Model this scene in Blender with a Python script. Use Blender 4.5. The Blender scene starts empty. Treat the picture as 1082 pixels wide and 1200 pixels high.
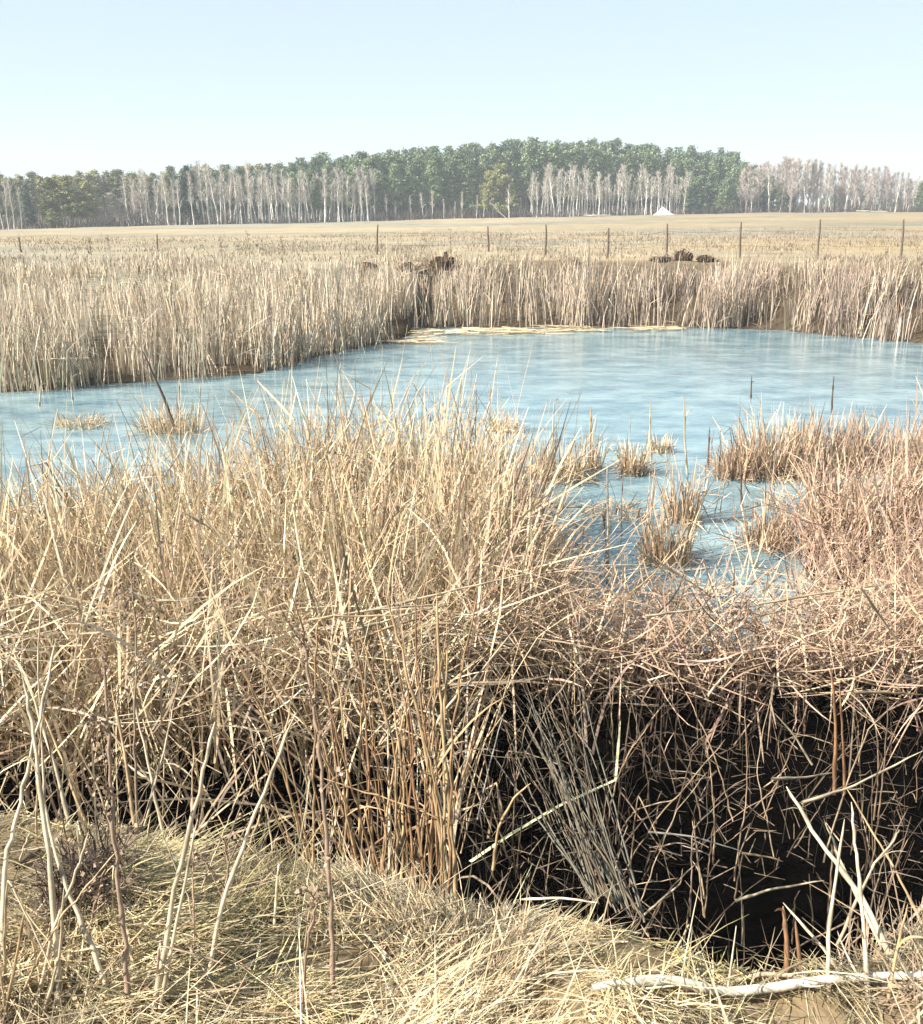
import bpy, math, random
import numpy as np
from mathutils import Vector

R = math.radians
rng = np.random.default_rng(7)
random.seed(7)
scene = bpy.context.scene
C = scene.collection

# ---------------------------------------------------------------- camera
FPX, PITCH, CAMZ = 1134.0, R(17.0), 3.0
cam_data = bpy.data.cameras.new('camera')
cam_data.sensor_fit = 'HORIZONTAL'
cam_data.sensor_width = 36.0
cam_data.lens = 36.0 * FPX / 1082.0
cam_data.clip_start = 0.05
cam_data.clip_end = 6000.0
cam = bpy.data.objects.new('camera', cam_data)
C.objects.link(cam)
cam.location = (0, 0, CAMZ)
cam.rotation_euler = (math.pi / 2 - PITCH, 0, 0)
scene.camera = cam

# ---------------------------------------------------------------- sky, sun, exposure
SUN_EL, SUN_AZ = R(36.0), R(-110.0)      # azimuth from the view direction (+Y) towards the right (+X)
world = bpy.data.worlds.new('World')
scene.world = world
world.use_nodes = True
wn, wl = world.node_tree.nodes, world.node_tree.links
wn.clear()
sky = wn.new('ShaderNodeTexSky')
sky.sky_type = 'NISHITA'
sky.sun_disc = False
sky.sun_elevation = SUN_EL
sky.sun_rotation = SUN_AZ
sky.air_density = 1.0
sky.dust_density = 0.45
sky.ozone_density = 1.0
bg = wn.new('ShaderNodeBackground')
bg.inputs['Strength'].default_value = 0.088
wo = wn.new('ShaderNodeOutputWorld')
sky_soft = wn.new('ShaderNodeGamma'); sky_soft.inputs['Gamma'].default_value = 0.22      # gamma flattens the sky's brightness gradient
sky_tint = wn.new('ShaderNodeVectorMath'); sky_tint.operation = 'MULTIPLY'; sky_tint.inputs[1].default_value = (1.96, 2.36, 2.56)
wl.new(sky.outputs[0], sky_soft.inputs['Color']); wl.new(sky_soft.outputs[0], sky_tint.inputs[0])
wl.new(sky_tint.outputs[0], bg.inputs['Color'])
wl.new(bg.outputs[0], wo.inputs['Surface'])

sun_data = bpy.data.lights.new('sun', 'SUN')
sun_data.energy = 5.0
sun_data.angle = R(0.53)
sun_data.color = (1.0, 0.94, 0.84)
sun = bpy.data.objects.new('sun', sun_data)
C.objects.link(sun)
sdir = Vector((math.sin(SUN_AZ) * math.cos(SUN_EL), math.cos(SUN_AZ) * math.cos(SUN_EL), math.sin(SUN_EL)))
sun.rotation_euler = (-sdir).to_track_quat('-Z', 'Y').to_euler()
sun.location = (20, 0, 30)

vs = scene.view_settings
vs.view_transform = 'Standard'
vs.look = 'None'
vs.exposure = 1.5
vs.gamma = 1.0
vs.use_curve_mapping = False
scene.cycles.use_denoising = True
scene.cycles.max_bounces = 5
scene.cycles.transparent_max_bounces = 4
scene.cycles.volume_bounces = 0

# ---------------------------------------------------------------- helpers
cp, sp = math.cos(PITCH), math.sin(PITCH)

def ray(x, y):
    a, b = (x - 541.0), (600.0 - y)
    return np.array([a, FPX * cp + b * sp, -FPX * sp + b * cp])

def at_z(x, y, z=0.0):
    d = ray(x, y)
    t = (z - CAMZ) / d[2]
    return d * t + np.array([0, 0, CAMZ])

def at_Y(x, y, Y):
    d = ray(x, y)
    return d * (Y / d[1]) + np.array([0, 0, CAMZ])

def smooth(a, b, v):
    t = np.clip((v - a) / (b - a), 0, 1)
    return t * t * (3 - 2 * t)

_tab = np.random.default_rng(3).random((256, 256))

def vnoise(x, y):
    x = np.asarray(x, float); y = np.asarray(y, float)
    xi, yi = np.floor(x).astype(int), np.floor(y).astype(int)
    fx, fy = x - xi, y - yi
    fx = fx * fx * (3 - 2 * fx); fy = fy * fy * (3 - 2 * fy)
    g = lambda i, j: _tab[(i) & 255, (j) & 255]
    return (g(xi, yi) * (1 - fx) + g(xi + 1, yi) * fx) * (1 - fy) + (g(xi, yi + 1) * (1 - fx) + g(xi + 1, yi + 1) * fx) * fy

def fbm(x, y, o=3):
    s = 0; a = 0.5
    for k in range(o):
        s = s + a * vnoise(x * 2 ** k + 17.3 * k, y * 2 ** k + 5.1 * k); a *= 0.5
    return s / (1 - 0.5 ** o)

class Acc:
    """collects quads with one colour per vertex and links them as one mesh object"""
    def __init__(s):
        s.v, s.f, s.c, s.n = [], [], [], 0
    def add(s, v, f, c):
        s.v.append(v.reshape(-1, 3)); s.f.append(f.reshape(-1, 4) + s.n); s.c.append(c.reshape(-1, 3)); s.n += s.v[-1].shape[0]
    def mesh(s, name, mat, smooth_shade=False):
        v = np.concatenate(s.v); f = np.concatenate(s.f); c = np.concatenate(s.c)
        m = bpy.data.meshes.new(name)
        m.vertices.add(len(v)); m.vertices.foreach_set('co', v.astype(np.float32).ravel())
        m.loops.add(f.size); m.loops.foreach_set('vertex_index', f.astype(np.int32).ravel())
        m.polygons.add(len(f))
        m.polygons.foreach_set('loop_start', np.arange(0, f.size, 4, dtype=np.int32))
        m.polygons.foreach_set('loop_total', np.full(len(f), 4, dtype=np.int32))
        if smooth_shade:
            m.polygons.foreach_set('use_smooth', np.ones(len(f), dtype=bool))
        a = m.attributes.new('tint', 'FLOAT_COLOR', 'POINT')
        a.data.foreach_set('color', np.concatenate([c, np.ones((len(c), 1))], 1).astype(np.float32).ravel())
        m.update(calc_edges=True)
        m.materials.append(mat)
        return m
    def build(s, name, mat, parent=None, smooth_shade=False):
        o = bpy.data.objects.new(name, s.mesh(name, mat, smooth_shade))
        C.objects.link(o)
        if parent: o.parent = parent
        return o

def tag(o, label=None, cat=None, group=None, kind=None):
    if label: o['label'] = label
    if cat: o['category'] = cat
    if group: o['group'] = group
    if kind: o['kind'] = kind
    return o

def empty(name, loc=(0, 0, 0), rz=0, s=1.0):
    o = bpy.data.objects.new(name, None)
    C.objects.link(o)
    o.location = loc; o.rotation_euler = (0, 0, rz); o.scale = (s, s, s)
    return o

def norm(a):
    return a / np.maximum(np.linalg.norm(a, axis=-1, keepdims=True), 1e-9)

def tubes(acc, P, rad, col, k=3):
    """P (N,S,3) centre lines, rad (N,S), col (N,3) or (N,S,3)"""
    N, S, _ = P.shape
    t = np.empty_like(P)
    t[:, 1:-1] = P[:, 2:] - P[:, :-2]; t[:, 0] = P[:, 1] - P[:, 0]; t[:, -1] = P[:, -1] - P[:, -2]
    t = norm(t)
    ref = np.zeros_like(t); m = np.abs(t[..., 2:3]) > 0.75
    ref = np.where(m, np.array([0.31, 0.95, 0.05]), np.array([0.0, 0.05, 1.0]))
    ref = np.repeat(ref[:, :1], S, 1)
    a = norm(np.cross(t, ref)); b = np.cross(t, a)
    ang = np.arange(k) * 2 * math.pi / k
    V = P[:, :, None] + rad[:, :, None, None] * (a[:, :, None] * np.cos(ang)[None, None, :, None] + b[:, :, None] * np.sin(ang)[None, None, :, None])
    base = (np.arange(N) * S * k)[:, None, None] + (np.arange(S - 1) * k)[None, :, None]
    i = np.arange(k)[None, None]; j = (np.arange(k) + 1)[None, None] % k
    F = np.stack([base + i, base + j, base + k + j, base + k + i], -1)
    if col.ndim == 2: col = np.repeat(col[:, None], S, 1)
    acc.add(V, F, np.repeat(col[:, :, None], k, 2))

def ribbons(acc, P, wid, phi, col):
    """P (N,S,3), wid (N,S) full width, phi (N,) roll"""
    N, S, _ = P.shape
    t = np.empty_like(P)
    t[:, 1:-1] = P[:, 2:] - P[:, :-2]; t[:, 0] = P[:, 1] - P[:, 0]; t[:, -1] = P[:, -1] - P[:, -2]
    t = norm(t)
    h = np.stack([np.cos(phi), np.sin(phi), 0.25 * np.sin(3 * phi)], -1)[:, None]
    a = norm(h - t * np.sum(h * t, -1, keepdims=True))
    V = np.stack([P - a * wid[..., None] / 2, P + a * wid[..., None] / 2], 2)
    base = (np.arange(N) * S * 2)[:, None] + (np.arange(S - 1) * 2)[None]
    F = np.stack([base, base + 1, base + 3, base + 2], -1)
    if col.ndim == 2: col = np.repeat(col[:, None], S, 1)
    acc.add(V, F, np.repeat(col[:, :, None], 2, 2))

def paths(base, L, az, lean, bend, S, kink=None, kaz=None, kpos=None):
    """bent stalks: lean from the vertical at the foot, bend added along it, an optional sharp kink"""
    N = len(base)
    s = (np.arange(S - 1) + 0.5) / (S - 1)
    th = lean[:, None] + bend[:, None] * s[None] ** 1.5
    A = np.repeat(az[:, None], S - 1, 1)
    if kink is not None:
        after = s[None] > kpos[:, None]
        th = th + np.where(after, kink[:, None], 0)
        A = A + np.where(after, kaz[:, None], 0)
    d = np.stack([np.sin(th) * np.cos(A), np.sin(th) * np.sin(A), np.cos(th)], -1) * (L / (S - 1))[:, None, None]
    P = np.concatenate([np.zeros((N, 1, 3)), np.cumsum(d, 1)], 1) + base[:, None]
    return P

def quads_at(acc, c, size, col, up=0.0, stretch=1.0, r=rng):
    N = len(c)
    n = norm(r.normal(size=(N, 3)) + np.array([0, 0, up]))
    u = norm(np.cross(n, r.normal(size=(N, 3)))); w = np.cross(n, u)
    su, sw = (size * stretch)[:, None], size[:, None]
    V = np.stack([c - u * su - w * sw * .6, c + u * su * .8 - w * sw, c + u * su + w * sw * .7, c - u * su * .7 + w * sw], 1)
    acc.add(V, np.arange(N * 4).reshape(N, 4), np.repeat(col[:, None], 4, 1))

# ---------------------------------------------------------------- materials
def mat(name):
    m = bpy.data.materials.new(name); m.use_nodes = True
    n, l = m.node_tree.nodes, m.node_tree.links
    n.clear()
    o = n.new('ShaderNodeOutputMaterial')
    return m, n, l, o

def tint_material(name, rough=0.65, translucent=0.0, noise_scale=30.0, noise_amt=0.35, rand=0.0, spec=0.3):
    m, n, l, o = mat(name)
    at = n.new('ShaderNodeAttribute'); at.attribute_name = 'tint'
    tc = n.new('ShaderNodeTexCoord')
    nz = n.new('ShaderNodeTexNoise'); nz.inputs['Scale'].default_value = noise_scale; nz.inputs['Detail'].default_value = 3
    l.new(tc.outputs['Object'], nz.inputs['Vector'])
    mr = n.new('ShaderNodeMapRange'); mr.inputs['From Min'].default_value = .25; mr.inputs['From Max'].default_value = .75
    mr.inputs['To Min'].default_value = 1 - noise_amt; mr.inputs['To Max'].default_value = 1 + noise_amt
    l.new(nz.outputs['Fac'], mr.inputs['Value'])
    val = mr.outputs[0]
    if rand:
        oi = n.new('ShaderNodeObjectInfo')
        m2 = n.new('ShaderNodeMapRange'); m2.inputs['To Min'].default_value = 1 - rand; m2.inputs['To Max'].default_value = 1 + rand
        l.new(oi.outputs['Random'], m2.inputs['Value'])
        mu = n.new('ShaderNodeMath'); mu.operation = 'MULTIPLY'
        l.new(val, mu.inputs[0]); l.new(m2.outputs[0], mu.inputs[1]); val = mu.outputs[0]
    mx = n.new('ShaderNodeVectorMath'); mx.operation = 'SCALE'
    l.new(at.outputs['Color'], mx.inputs[0]); l.new(val, mx.inputs['Scale'])
    p = n.new('ShaderNodeBsdfPrincipled')
    p.inputs['Roughness'].default_value = rough
    p.inputs['Specular IOR Level'].default_value = spec
    l.new(mx.outputs[0], p.inputs['Base Color'])
    if translucent:
        tr = n.new('ShaderNodeBsdfTranslucent'); l.new(mx.outputs[0], tr.inputs['Color'])
        ms = n.new('ShaderNodeMixShader'); ms.inputs[0].default_value = translucent
        l.new(p.outputs[0], ms.inputs[1]); l.new(tr.outputs[0], ms.inputs[2]); l.new(ms.outputs[0], o.inputs['Surface'])
    else:
        l.new(p.outputs[0], o.inputs['Surface'])
    return m

M_STRAW = tint_material('dry_reed', 0.55, 0.18, 45.0, 0.22, spec=0.35)
M_GRASS = tint_material('dry_grass', 0.6, 0.2, 60.0, 0.2)
M_NEEDLE = tint_material('pine_needles', 0.6, 0.15, 1.2, 0.3, rand=0.22)
M_TWIG = tint_material('bare_twigs', 0.7, 0.0, 2.0, 0.2, rand=0.15)
M_BARK = tint_material('bark', 0.8, 0.0, 3.0, 0.35, rand=0.12)
M_WEED = tint_material('dead_weed', 0.75, 0.05, 50.0, 0.3)
M_BRANCH = tint_material('peeled_branch', 0.7, 0.0, 38.0, 0.55)
M_WOOD = tint_material('weathered_wood', 0.75, 0.0, 25.0, 0.3)

def ground_material():
    m, n, l, o = mat('ground')
    at = n.new('ShaderNodeAttribute'); at.attribute_name = 'tint'
    geo = n.new('ShaderNodeNewGeometry')
    mp = n.new('ShaderNodeMapping'); mp.inputs['Scale'].default_value = (0.25, 1.0, 1.0)
    l.new(geo.outputs['Position'], mp.inputs['Vector'])
    n1 = n.new('ShaderNodeTexNoise'); n1.inputs['Scale'].default_value = 0.35; n1.inputs['Detail'].default_value = 8; n1.inputs['Roughness'].default_value = 0.7
    n2 = n.new('ShaderNodeTexNoise'); n2.inputs['Scale'].default_value = 9.0; n2.inputs['Detail'].default_value = 4
    l.new(mp.outputs[0], n1.inputs['Vector']); l.new(geo.outputs['Position'], n2.inputs['Vector'])
    a = n.new('ShaderNodeMath'); a.operation = 'MULTIPLY'
    l.new(n1.outputs['Fac'], a.inputs[0]); l.new(n2.outputs['Fac'], a.inputs[1])
    mr = n.new('ShaderNodeMapRange'); mr.inputs['From Min'].default_value = .12; mr.inputs['From Max'].default_value = .38
    mr.inputs['To Min'].default_value = .72; mr.inputs['To Max'].default_value = 1.25
    l.new(a.outputs[0], mr.inputs['Value'])
    mx = n.new('ShaderNodeVectorMath'); mx.operation = 'SCALE'
    l.new(at.outputs['Color'], mx.inputs[0]); l.new(mr.outputs[0], mx.inputs['Scale'])
    bp = n.new('ShaderNodeBump'); bp.inputs['Strength'].default_value = 0.5; bp.inputs['Distance'].default_value = 0.05
    l.new(n2.outputs['Fac'], bp.inputs['Height'])
    p = n.new('ShaderNodeBsdfPrincipled'); p.inputs['Roughness'].default_value = 1.0; p.inputs['Specular IOR Level'].default_value = 0.0
    l.new(mx.outputs[0], p.inputs['Base Color']); l.new(bp.outputs[0], p.inputs['Normal'])
    l.new(p.outputs[0], o.inputs['Surface'])
    return m

def water_material():
    m, n, l, o = mat('pond_water')
    geo = n.new('ShaderNodeNewGeometry')
    mp = n.new('ShaderNodeMapping'); mp.inputs['Scale'].default_value = (0.6, 1.0, 1.0)
    l.new(geo.outputs['Position'], mp.inputs['Vector'])
    nz = n.new('ShaderNodeTexNoise'); nz.inputs['Scale'].default_value = 7.0; nz.inputs['Detail'].default_value = 4
    l.new(mp.outputs[0], nz.inputs['Vector'])
    bp = n.new('ShaderNodeBump'); bp.inputs['Strength'].default_value = 0.35; bp.inputs['Distance'].default_value = 0.03
    l.new(nz.outputs['Fac'], bp.inputs['Height'])
    big = n.new('ShaderNodeTexNoise'); big.inputs['Scale'].default_value = 1.6; big.inputs['Detail'].default_value = 9; big.inputs['Roughness'].default_value = 0.68
    l.new(mp.outputs[0], big.inputs['Vector'])
    cr = n.new('ShaderNodeValToRGB')
    cr.color_ramp.elements[0].position = .38; cr.color_ramp.elements[0].color = (0.085, 0.165, 0.205, 1)
    cr.color_ramp.elements[1].position = .64; cr.color_ramp.elements[1].color = (0.25, 0.345, 0.365, 1)
    l.new(big.outputs['Fac'], cr.inputs[0])
    p = n.new('ShaderNodeBsdfPrincipled')
    p.inputs['IOR'].default_value = 1.33; p.inputs['Roughness'].default_value = 0.12
    l.new(cr.outputs[0], p.inputs['Base Color']); l.new(bp.outputs[0], p.inputs['Normal'])
    l.new(p.outputs[0], o.inputs['Surface'])
    return m

M_GROUND, M_WATER = ground_material(), water_material()

# ---------------------------------------------------------------- the lie of the land
far_px = [(-500, 492), (-200, 474), (0, 462), (150, 450), (300, 440), (385, 416), (470, 400), (492, 386), (700, 384), (900, 387), (1082, 404), (1300, 412), (1700, 420)]
FS = np.array([at_z(x, y)[:2] for x, y in far_px])
NSX = np.array([-30, -12, -6, -4, -2.6, -1.2, 0.2, 0.66, 0.85, 1.5, 2.1, 2.6, 3.1, 3.5, 4.2, 6, 12, 30])
NSY = np.array([7.2, 7.0, 7.0, 7.4, 8.2, 9.4, 10.2, 9.8, 6.9, 6.4, 6.4, 6.9, 8.4, 9.4, 9.5, 9.2, 8.5, 8.0])
edge_px = [(-500, 930), (0, 955), (150, 962), (300, 1000), (420, 1012), (540, 1040), (650, 1066), (760, 1090), (860, 1142), (920, 1152), (980, 1140), (1040, 1112), (1082, 1085), (1400, 1000)]
EZ = 1.18
ED = np.array([at_z(x, y, EZ)[:2] for x, y in edge_px]); ED[:, 1] -= .08
base_px = np.array([(-600, 276), (0, 268), (150, 265), (250, 263), (400, 260), (500, 257), (600, 255), (700, 253), (800, 251), (900, 249), (1082, 248), (1700, 244)], float)
dist_x = np.array([-600, 0, 250, 450, 700, 900, 1082, 1700], float)
dist_d = np.array([120, 140, 150, 170, 185, 195, 205, 225], float)

def px_of(X, Y):
    return 541 + 1186.0 * X / np.maximum(Y, 1.0)

def tree_dist(px):
    return np.interp(px, dist_x, dist_d)

def gz(X, Y):
    X = np.asarray(X, float); Y = np.asarray(Y, float)
    yf = np.interp(X, FS[:, 0], FS[:, 1]); yn = np.interp(X, NSX, NSY); ye = np.interp(X, ED[:, 0], ED[:, 1])
    lump = (fbm(X * 2.2, Y * 2.2) - .5)
    ye = ye + (fbm(X * 3 + 40, Y * 0.5) - .5) * 0.12
    # foreground bank
    bank = np.interp(Y, [-60, 0, 1.0, 10], [1.5, 1.5, 1.42, 0.3])
    bank = np.where(Y < ye, 1.5 + (EZ - 1.5) * np.clip(Y / ye, 0, 1) ** 1.3, EZ)
    bank = bank + (lump * 0.15 + (fbm(X * 5.5 + 3, Y * 5.5, 2) - .5) * 0.13) * smooth(0.4, 1.2, Y)
    marsh = 0.035 + lump * 0.05
    z = bank + (marsh - bank) * smooth(0.0, 0.75, Y - ye)
    # pond bed
    z = z + (-0.4 - z) * smooth(-0.15, 0.25, Y - yn)
    # far shore up to the field
    left = smooth(1.0, -3.0, X)
    span = 4.2 + 7.0 * left
    rise = Y - yf
    px = px_of(X, Y)
    D = tree_dist(px)
    d = ray(541, 0)
    by = np.interp(px, base_px[:, 0], base_px[:, 1])
    zt = CAMZ + D * (-FPX * sp + (600 - by) * cp) / (FPX * cp + (600 - by) * sp)
    t = np.clip((Y - 33.0) / np.maximum(D - 33.0, 1), 0, 1)
    field = 1.66 + (zt - 1.66) * t + (fbm(X * .09, Y * .09) - .5) * 0.35 * smooth(34, 60, Y) + (fbm(X * .8, Y * .8) - .5) * 0.12
    far = 0.06 + (field - 0.06) * smooth(0.3, span, rise) + lump * 0.05
    z = np.where(rise > -0.3, z + (far - z) * smooth(-0.3, 0.25, rise), z)
    return z

def ground_colour(X, Y):
    yf = np.interp(X, FS[:, 0], FS[:, 1]); ye = np.interp(X, ED[:, 0], ED[:, 1]); yn = np.interp(X, NSX, NSY)
    mud = np.array([0.0022, 0.0019, 0.0017]); bed = np.array([0.03, 0.035, 0.03])  # mud: dark peat, blackened further to put the ditch's deep shade into its colour
    litter = np.array([0.075, 0.055, 0.036]); soil = np.array([0.17, 0.125, 0.075])  # litter kept dark: the shade under the reeds is put into this colour
    n1 = fbm(X * .05 + 9, Y * .12 + 3)[..., None]; n2 = fbm(X * .7, Y * 1.5)[..., None]
    field = np.array([0.285, 0.245, 0.175]) * (0.8 + 0.4 * n2) + (n1 - .5) * np.array([0.22, 0.10, -0.02])
    rightness = smooth(-10, 40, X)[..., None]
    field = field * (1 - rightness * np.array([0.10, 0.14, 0.20]))
    c = np.broadcast_to(soil, X.shape + (3,)).copy()
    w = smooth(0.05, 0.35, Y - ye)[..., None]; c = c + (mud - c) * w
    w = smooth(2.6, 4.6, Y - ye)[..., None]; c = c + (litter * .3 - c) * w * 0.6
    w = smooth(-0.1, 0.3, Y - yn)[..., None]; c = c + (bed - c) * w
    w = smooth(-0.3, 0.2, Y - yf)[..., None]; c = c + (litter - c) * w
    w = smooth(2.5, 6.0, Y - yf)[..., None]; c = c + (field - c) * w
    return c

def grid_axis(a, b, fine, growth):
    out = [0.0]; s = fine
    while out[-1] < b: out.append(out[-1] + s); s *= growth
    return np.array(out)
xp = grid_axis(0, 520, 0.09, 1.045); xs = np.concatenate([-xp[:0:-1], xp])
ys = np.concatenate([[-60, -30, -12, -5, -2, -0.8], np.arange(0, 12, 0.09), 12 + grid_axis(0, 700, 0.12, 1.035)])
GX, GY = np.meshgrid(xs, ys)
GZ = gz(GX, GY)
acc = Acc()
ny, nx = GX.shape
idx = np.arange(ny * nx).reshape(ny, nx)
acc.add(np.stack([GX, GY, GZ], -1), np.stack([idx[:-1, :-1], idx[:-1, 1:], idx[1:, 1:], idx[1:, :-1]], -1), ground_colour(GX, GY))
tag(acc.build('ground', M_GROUND, smooth_shade=True), kind='structure')

acc = Acc()
wx = np.linspace(-45, 60, 60); wy = np.linspace(5.5, 34, 40)
WX, WY = np.meshgrid(wx, wy); idx = np.arange(WX.size).reshape(WX.shape)
acc.add(np.stack([WX, WY, np.zeros_like(WX)], -1), np.stack([idx[:-1, :-1], idx[:-1, 1:], idx[1:, 1:], idx[1:, :-1]], -1), np.ones(WX.shape + (3,)))
tag(acc.build('pond_water', M_WATER), kind='structure')

# ---------------------------------------------------------------- the wood beyond the field
def pine_variant(seed, low=0.38, wide=1.0, cone=0.0, tone=(0.055, 0.085, 0.038)):
    r = np.random.default_rng(seed)
    H = 15.0
    n = 9
    z = np.linspace(0, H * .97, n)
    P = np.stack([np.cumsum(r.normal(0, .07, n)), np.cumsum(r.normal(0, .07, n)), z], -1)[None]
    ta = Acc(); tubes(ta, P, np.linspace(.2, .03, n)[None], np.linspace([.16, .12, .10], [.30, .17, .09], n)[None], 6)
    ca = Acc()
    nb = 85
    hh = low + (1 - low) * r.random(nb) ** 0.85
    az = r.random(nb) * 6.283
    q = (hh - low) / (1 - low)
    rad = wide * 2.5 * ((1 - cone) * np.sqrt(np.clip(1.03 - q ** 2.2, .03, 1)) * (0.55 + .45 * np.minimum(q * 4, 1)) + cone * (1.02 - q)) * (0.6 + 0.6 * r.random(nb))
    cx = np.interp(hh * H, z, P[0, :, 0]); cy = np.interp(hh * H, z, P[0, :, 1])
    B0 = np.stack([cx, cy, hh * H], -1)
    drop = 0.25 - 0.35 * cone
    B1 = B0 + np.stack([np.cos(az) * rad, np.sin(az) * rad, rad * drop + r.normal(0, .15, nb)], -1)
    tubes(ta, np.stack([B0, (B0 + B1) / 2 - [0, 0, .08], B1], 1), np.tile(np.array([.05, .03, .012]), (nb, 1)), np.tile(np.array([.20, .13, .08]), (nb, 1)), 3)
    cs, cl = [], []
    for i in range(nb):
        m = int(2 + rad[i] * 1.6)
        for k in range(m):
            t = 0.35 + 0.65 * (k + r.random()) / m
            c = B0[i] + (B1[i] - B0[i]) * t + r.normal(0, .16, 3)
            tone_k = np.array(tone) * (0.65 + 0.8 * r.random()) * np.array([1 + .3 * r.random(), 1, 1 - .2 * r.random()])
            nq = 20
            cs.append(c + r.normal(0, 1, (nq, 3)) * np.array([.33, .33, .26])); cl.append(np.repeat(tone_k[None], nq, 0))
    cs = np.concatenate(cs); cl = np.concatenate(cl)
    quads_at(ca, cs, .065 + .095 * r.random(len(cs)), cl, .4, 1.7, r)
    return ta.mesh('trunk', M_BARK), ca.mesh('crown', M_NEEDLE)

def bare_variant(seed, white=True, lean=0.0, bushy=1.0, low=.35):
    r = np.random.default_rng(seed)
    H = 14.0; n = 10
    z = np.linspace(0, H, n)
    az = r.random() * 6.283
    off = (z / H) ** 1.6 * lean * H
    P = np.stack([np.cos(az) * off + np.cumsum(r.normal(0, .09, n)), np.sin(az) * off + np.cumsum(r.normal(0, .09, n)), z], -1)
    P[0, :2] = 0
    bark = np.array([.68, .64, .58]) if white else np.array([.36, .30, .27])
    twig = np.array([.43, .39, .335]) if white else np.array([.42, .36, .325])
    ta = Acc(); tubes(ta, P[None], np.linspace(.20, .045, n)[None], np.repeat((bark[None] * (0.75 + .4 * r.random((n, 1))))[None], 1, 0), 6)
    ca = Acc()
    nb = int(44 * bushy)
    hh = low + (0.97 - low) * r.random(nb)
    ba = r.random(nb) * 6.283
    B0 = np.stack([np.interp(hh * H, z, P[:, k]) for k in range(3)], -1)
    L = (1.2 + 2.4 * r.random(nb)) * (1.25 - hh)
    bp = paths(B0, L, ba, .35 + .4 * r.random(nb), -.25 * r.random(nb), 4)
    tubes(ta, bp, np.tile(np.array([.05, .035, .02, .01]), (nb, 1)), np.repeat((bark * .45 + twig * .55)[None], nb, 0), 3)
    m = 16 if white else 26
    ii = np.repeat(np.arange(nb), m)
    t = r.random(nb * m)
    b0 = bp[ii, 1] + (bp[ii, 3] - bp[ii, 1]) * t[:, None]
    tw = paths(b0, .5 + .8 * r.random(nb * m), ba[ii] + r.normal(0, .9, nb * m), .25 + .6 * r.random(nb * m), r.normal(0, .5, nb * m), 3)
    ribbons(ca, tw, np.tile(np.array([.038, .028, .012]), (nb * m, 1)), r.random(nb * m) * 6.283, twig[None] * (.75 + .5 * r.random((nb * m, 1))))
    return ta.mesh('trunk', M_BARK), ca.mesh('crown', M_TWIG)

PINES = [pine_variant(10 + k, low=.30, wide=.95, cone=.42, tone=(0.15, 0.215, 0.12)) for k in range(6)]
OPINES = [pine_variant(90 + k, low=.05, wide=1.15, cone=.3, tone=(0.20, 0.225, 0.115)) for k in range(4)]
DPINES = [pine_variant(20 + k, low=.05, wide=1.15, cone=.4, tone=(0.12, 0.18, 0.11)) for k in range(3)]
YPINES = [pine_variant(30 + k, low=.12, wide=1.35, tone=(0.185, 0.215, 0.095)) for k in range(3)]
SPRUCE = [pine_variant(40 + k, low=.06, wide=.9, cone=.85, tone=(0.05, 0.085, 0.062)) for k in range(3)]
GPINES = [pine_variant(50 + k, low=.10, wide=1.25, cone=.35, tone=(0.135, 0.20, 0.11)) for k in range(3)]
BIRCH = [bare_variant(60 + k, True, [0, .05, .1, .02, .16, .07][k]) for k in range(6)]
GREY = [bare_variant(80 + k, False, .04 * (k % 3), 1.5, .2) for k in range(5)]

def tree(name, variants, px, top, label, group=None, back=0.0, cat='tree', base=None, tilt=0.0, wide=1.0):
    D = float(tree_dist(px)) + back
    if base is not None:
        by = base
    X = (px - 541) / 1186.0 * D
    z = float(gz(np.array([X]), np.array([D]))[0])
    ptop = at_Y(px, top, D)
    h = max(ptop[2] - z, 1.0)
    v = variants[random.randrange(len(variants))]
    full = max(p.co.z for p in v[0].vertices) if v[0].name not in HCACHE else HCACHE[v[0].name]
    HCACHE[v[0].name] = full
    s = h / full
    e = empty(name, (X, D, z - 0.15), random.random() * 6.283, s)
    e.scale = (s * wide, s * wide, s)
    if tilt: e.rotation_euler = (0, tilt, 0)
    for m, nm in zip(v, ('trunk', 'crown')):
        o = bpy.data.objects.new(nm, m); C.objects.link(o); o.parent = e
    tag(e, label, cat, group)
    return e
HCACHE = {}
top_pine = np.array([(-120, 202), (0, 203), (60, 204), (120, 202), (200, 200), (240, 196), (330, 192), (360, 185), (420, 178), (500, 172), (560, 171), (600, 165), (640, 163), (720, 167), (780, 174), (830, 177), (866, 177)], float)
ptop = lambda x: float(np.interp(x, top_pine[:, 0], top_pine[:, 1]))
u = random.uniform
def pine_words(x, row):
    where = [(-1e3, 'behind the low yellow-green pines'), (112, 'behind the thin birches'), (228, 'behind the left half of the pale birch stand'), (335, 'behind the right half of the pale birch stand'),
             (445, 'in the dark wall right of the pale birch stand'), (515, 'in the dark wall left of the leaning trunk'), (560, 'over the leaning white trunk'), (622, 'over the left half of the slim birches'),
             (715, 'over the right half of the slim birches'), (800, 'over the low green pines')]
    w = [t for a, t in where if x >= a][-1]
    rank = ['rearmost', 'second-row', 'third-row', 'front-row'][row]
    return f'{rank} tall green pine {w}', 'tall pines ' + w
# tall pines: four rows, the back rows showing above the front ones
for row, (back, step) in enumerate([(30, 12), (20, 13), (9, 15), (0, 19)]):
    x = -60.0 + 5 * row
    while x < 862:
        if row < 2 or x > 345:
            tp = ptop(x) + u(-4, 5) + [0, 3, 9, 20][row] * (1.0 if x > 345 else .8)
            if not (row == 3 and 560 < x < 850):
                tree('pine_tree', OPINES if x < 200 or (x < 345 and row == 0) else DPINES if row < 2 else PINES, x + u(-3, 3), tp, *pine_words(x, row), back, wide=u(.9, 1.35))
        x += step * u(.75, 1.25)
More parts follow.
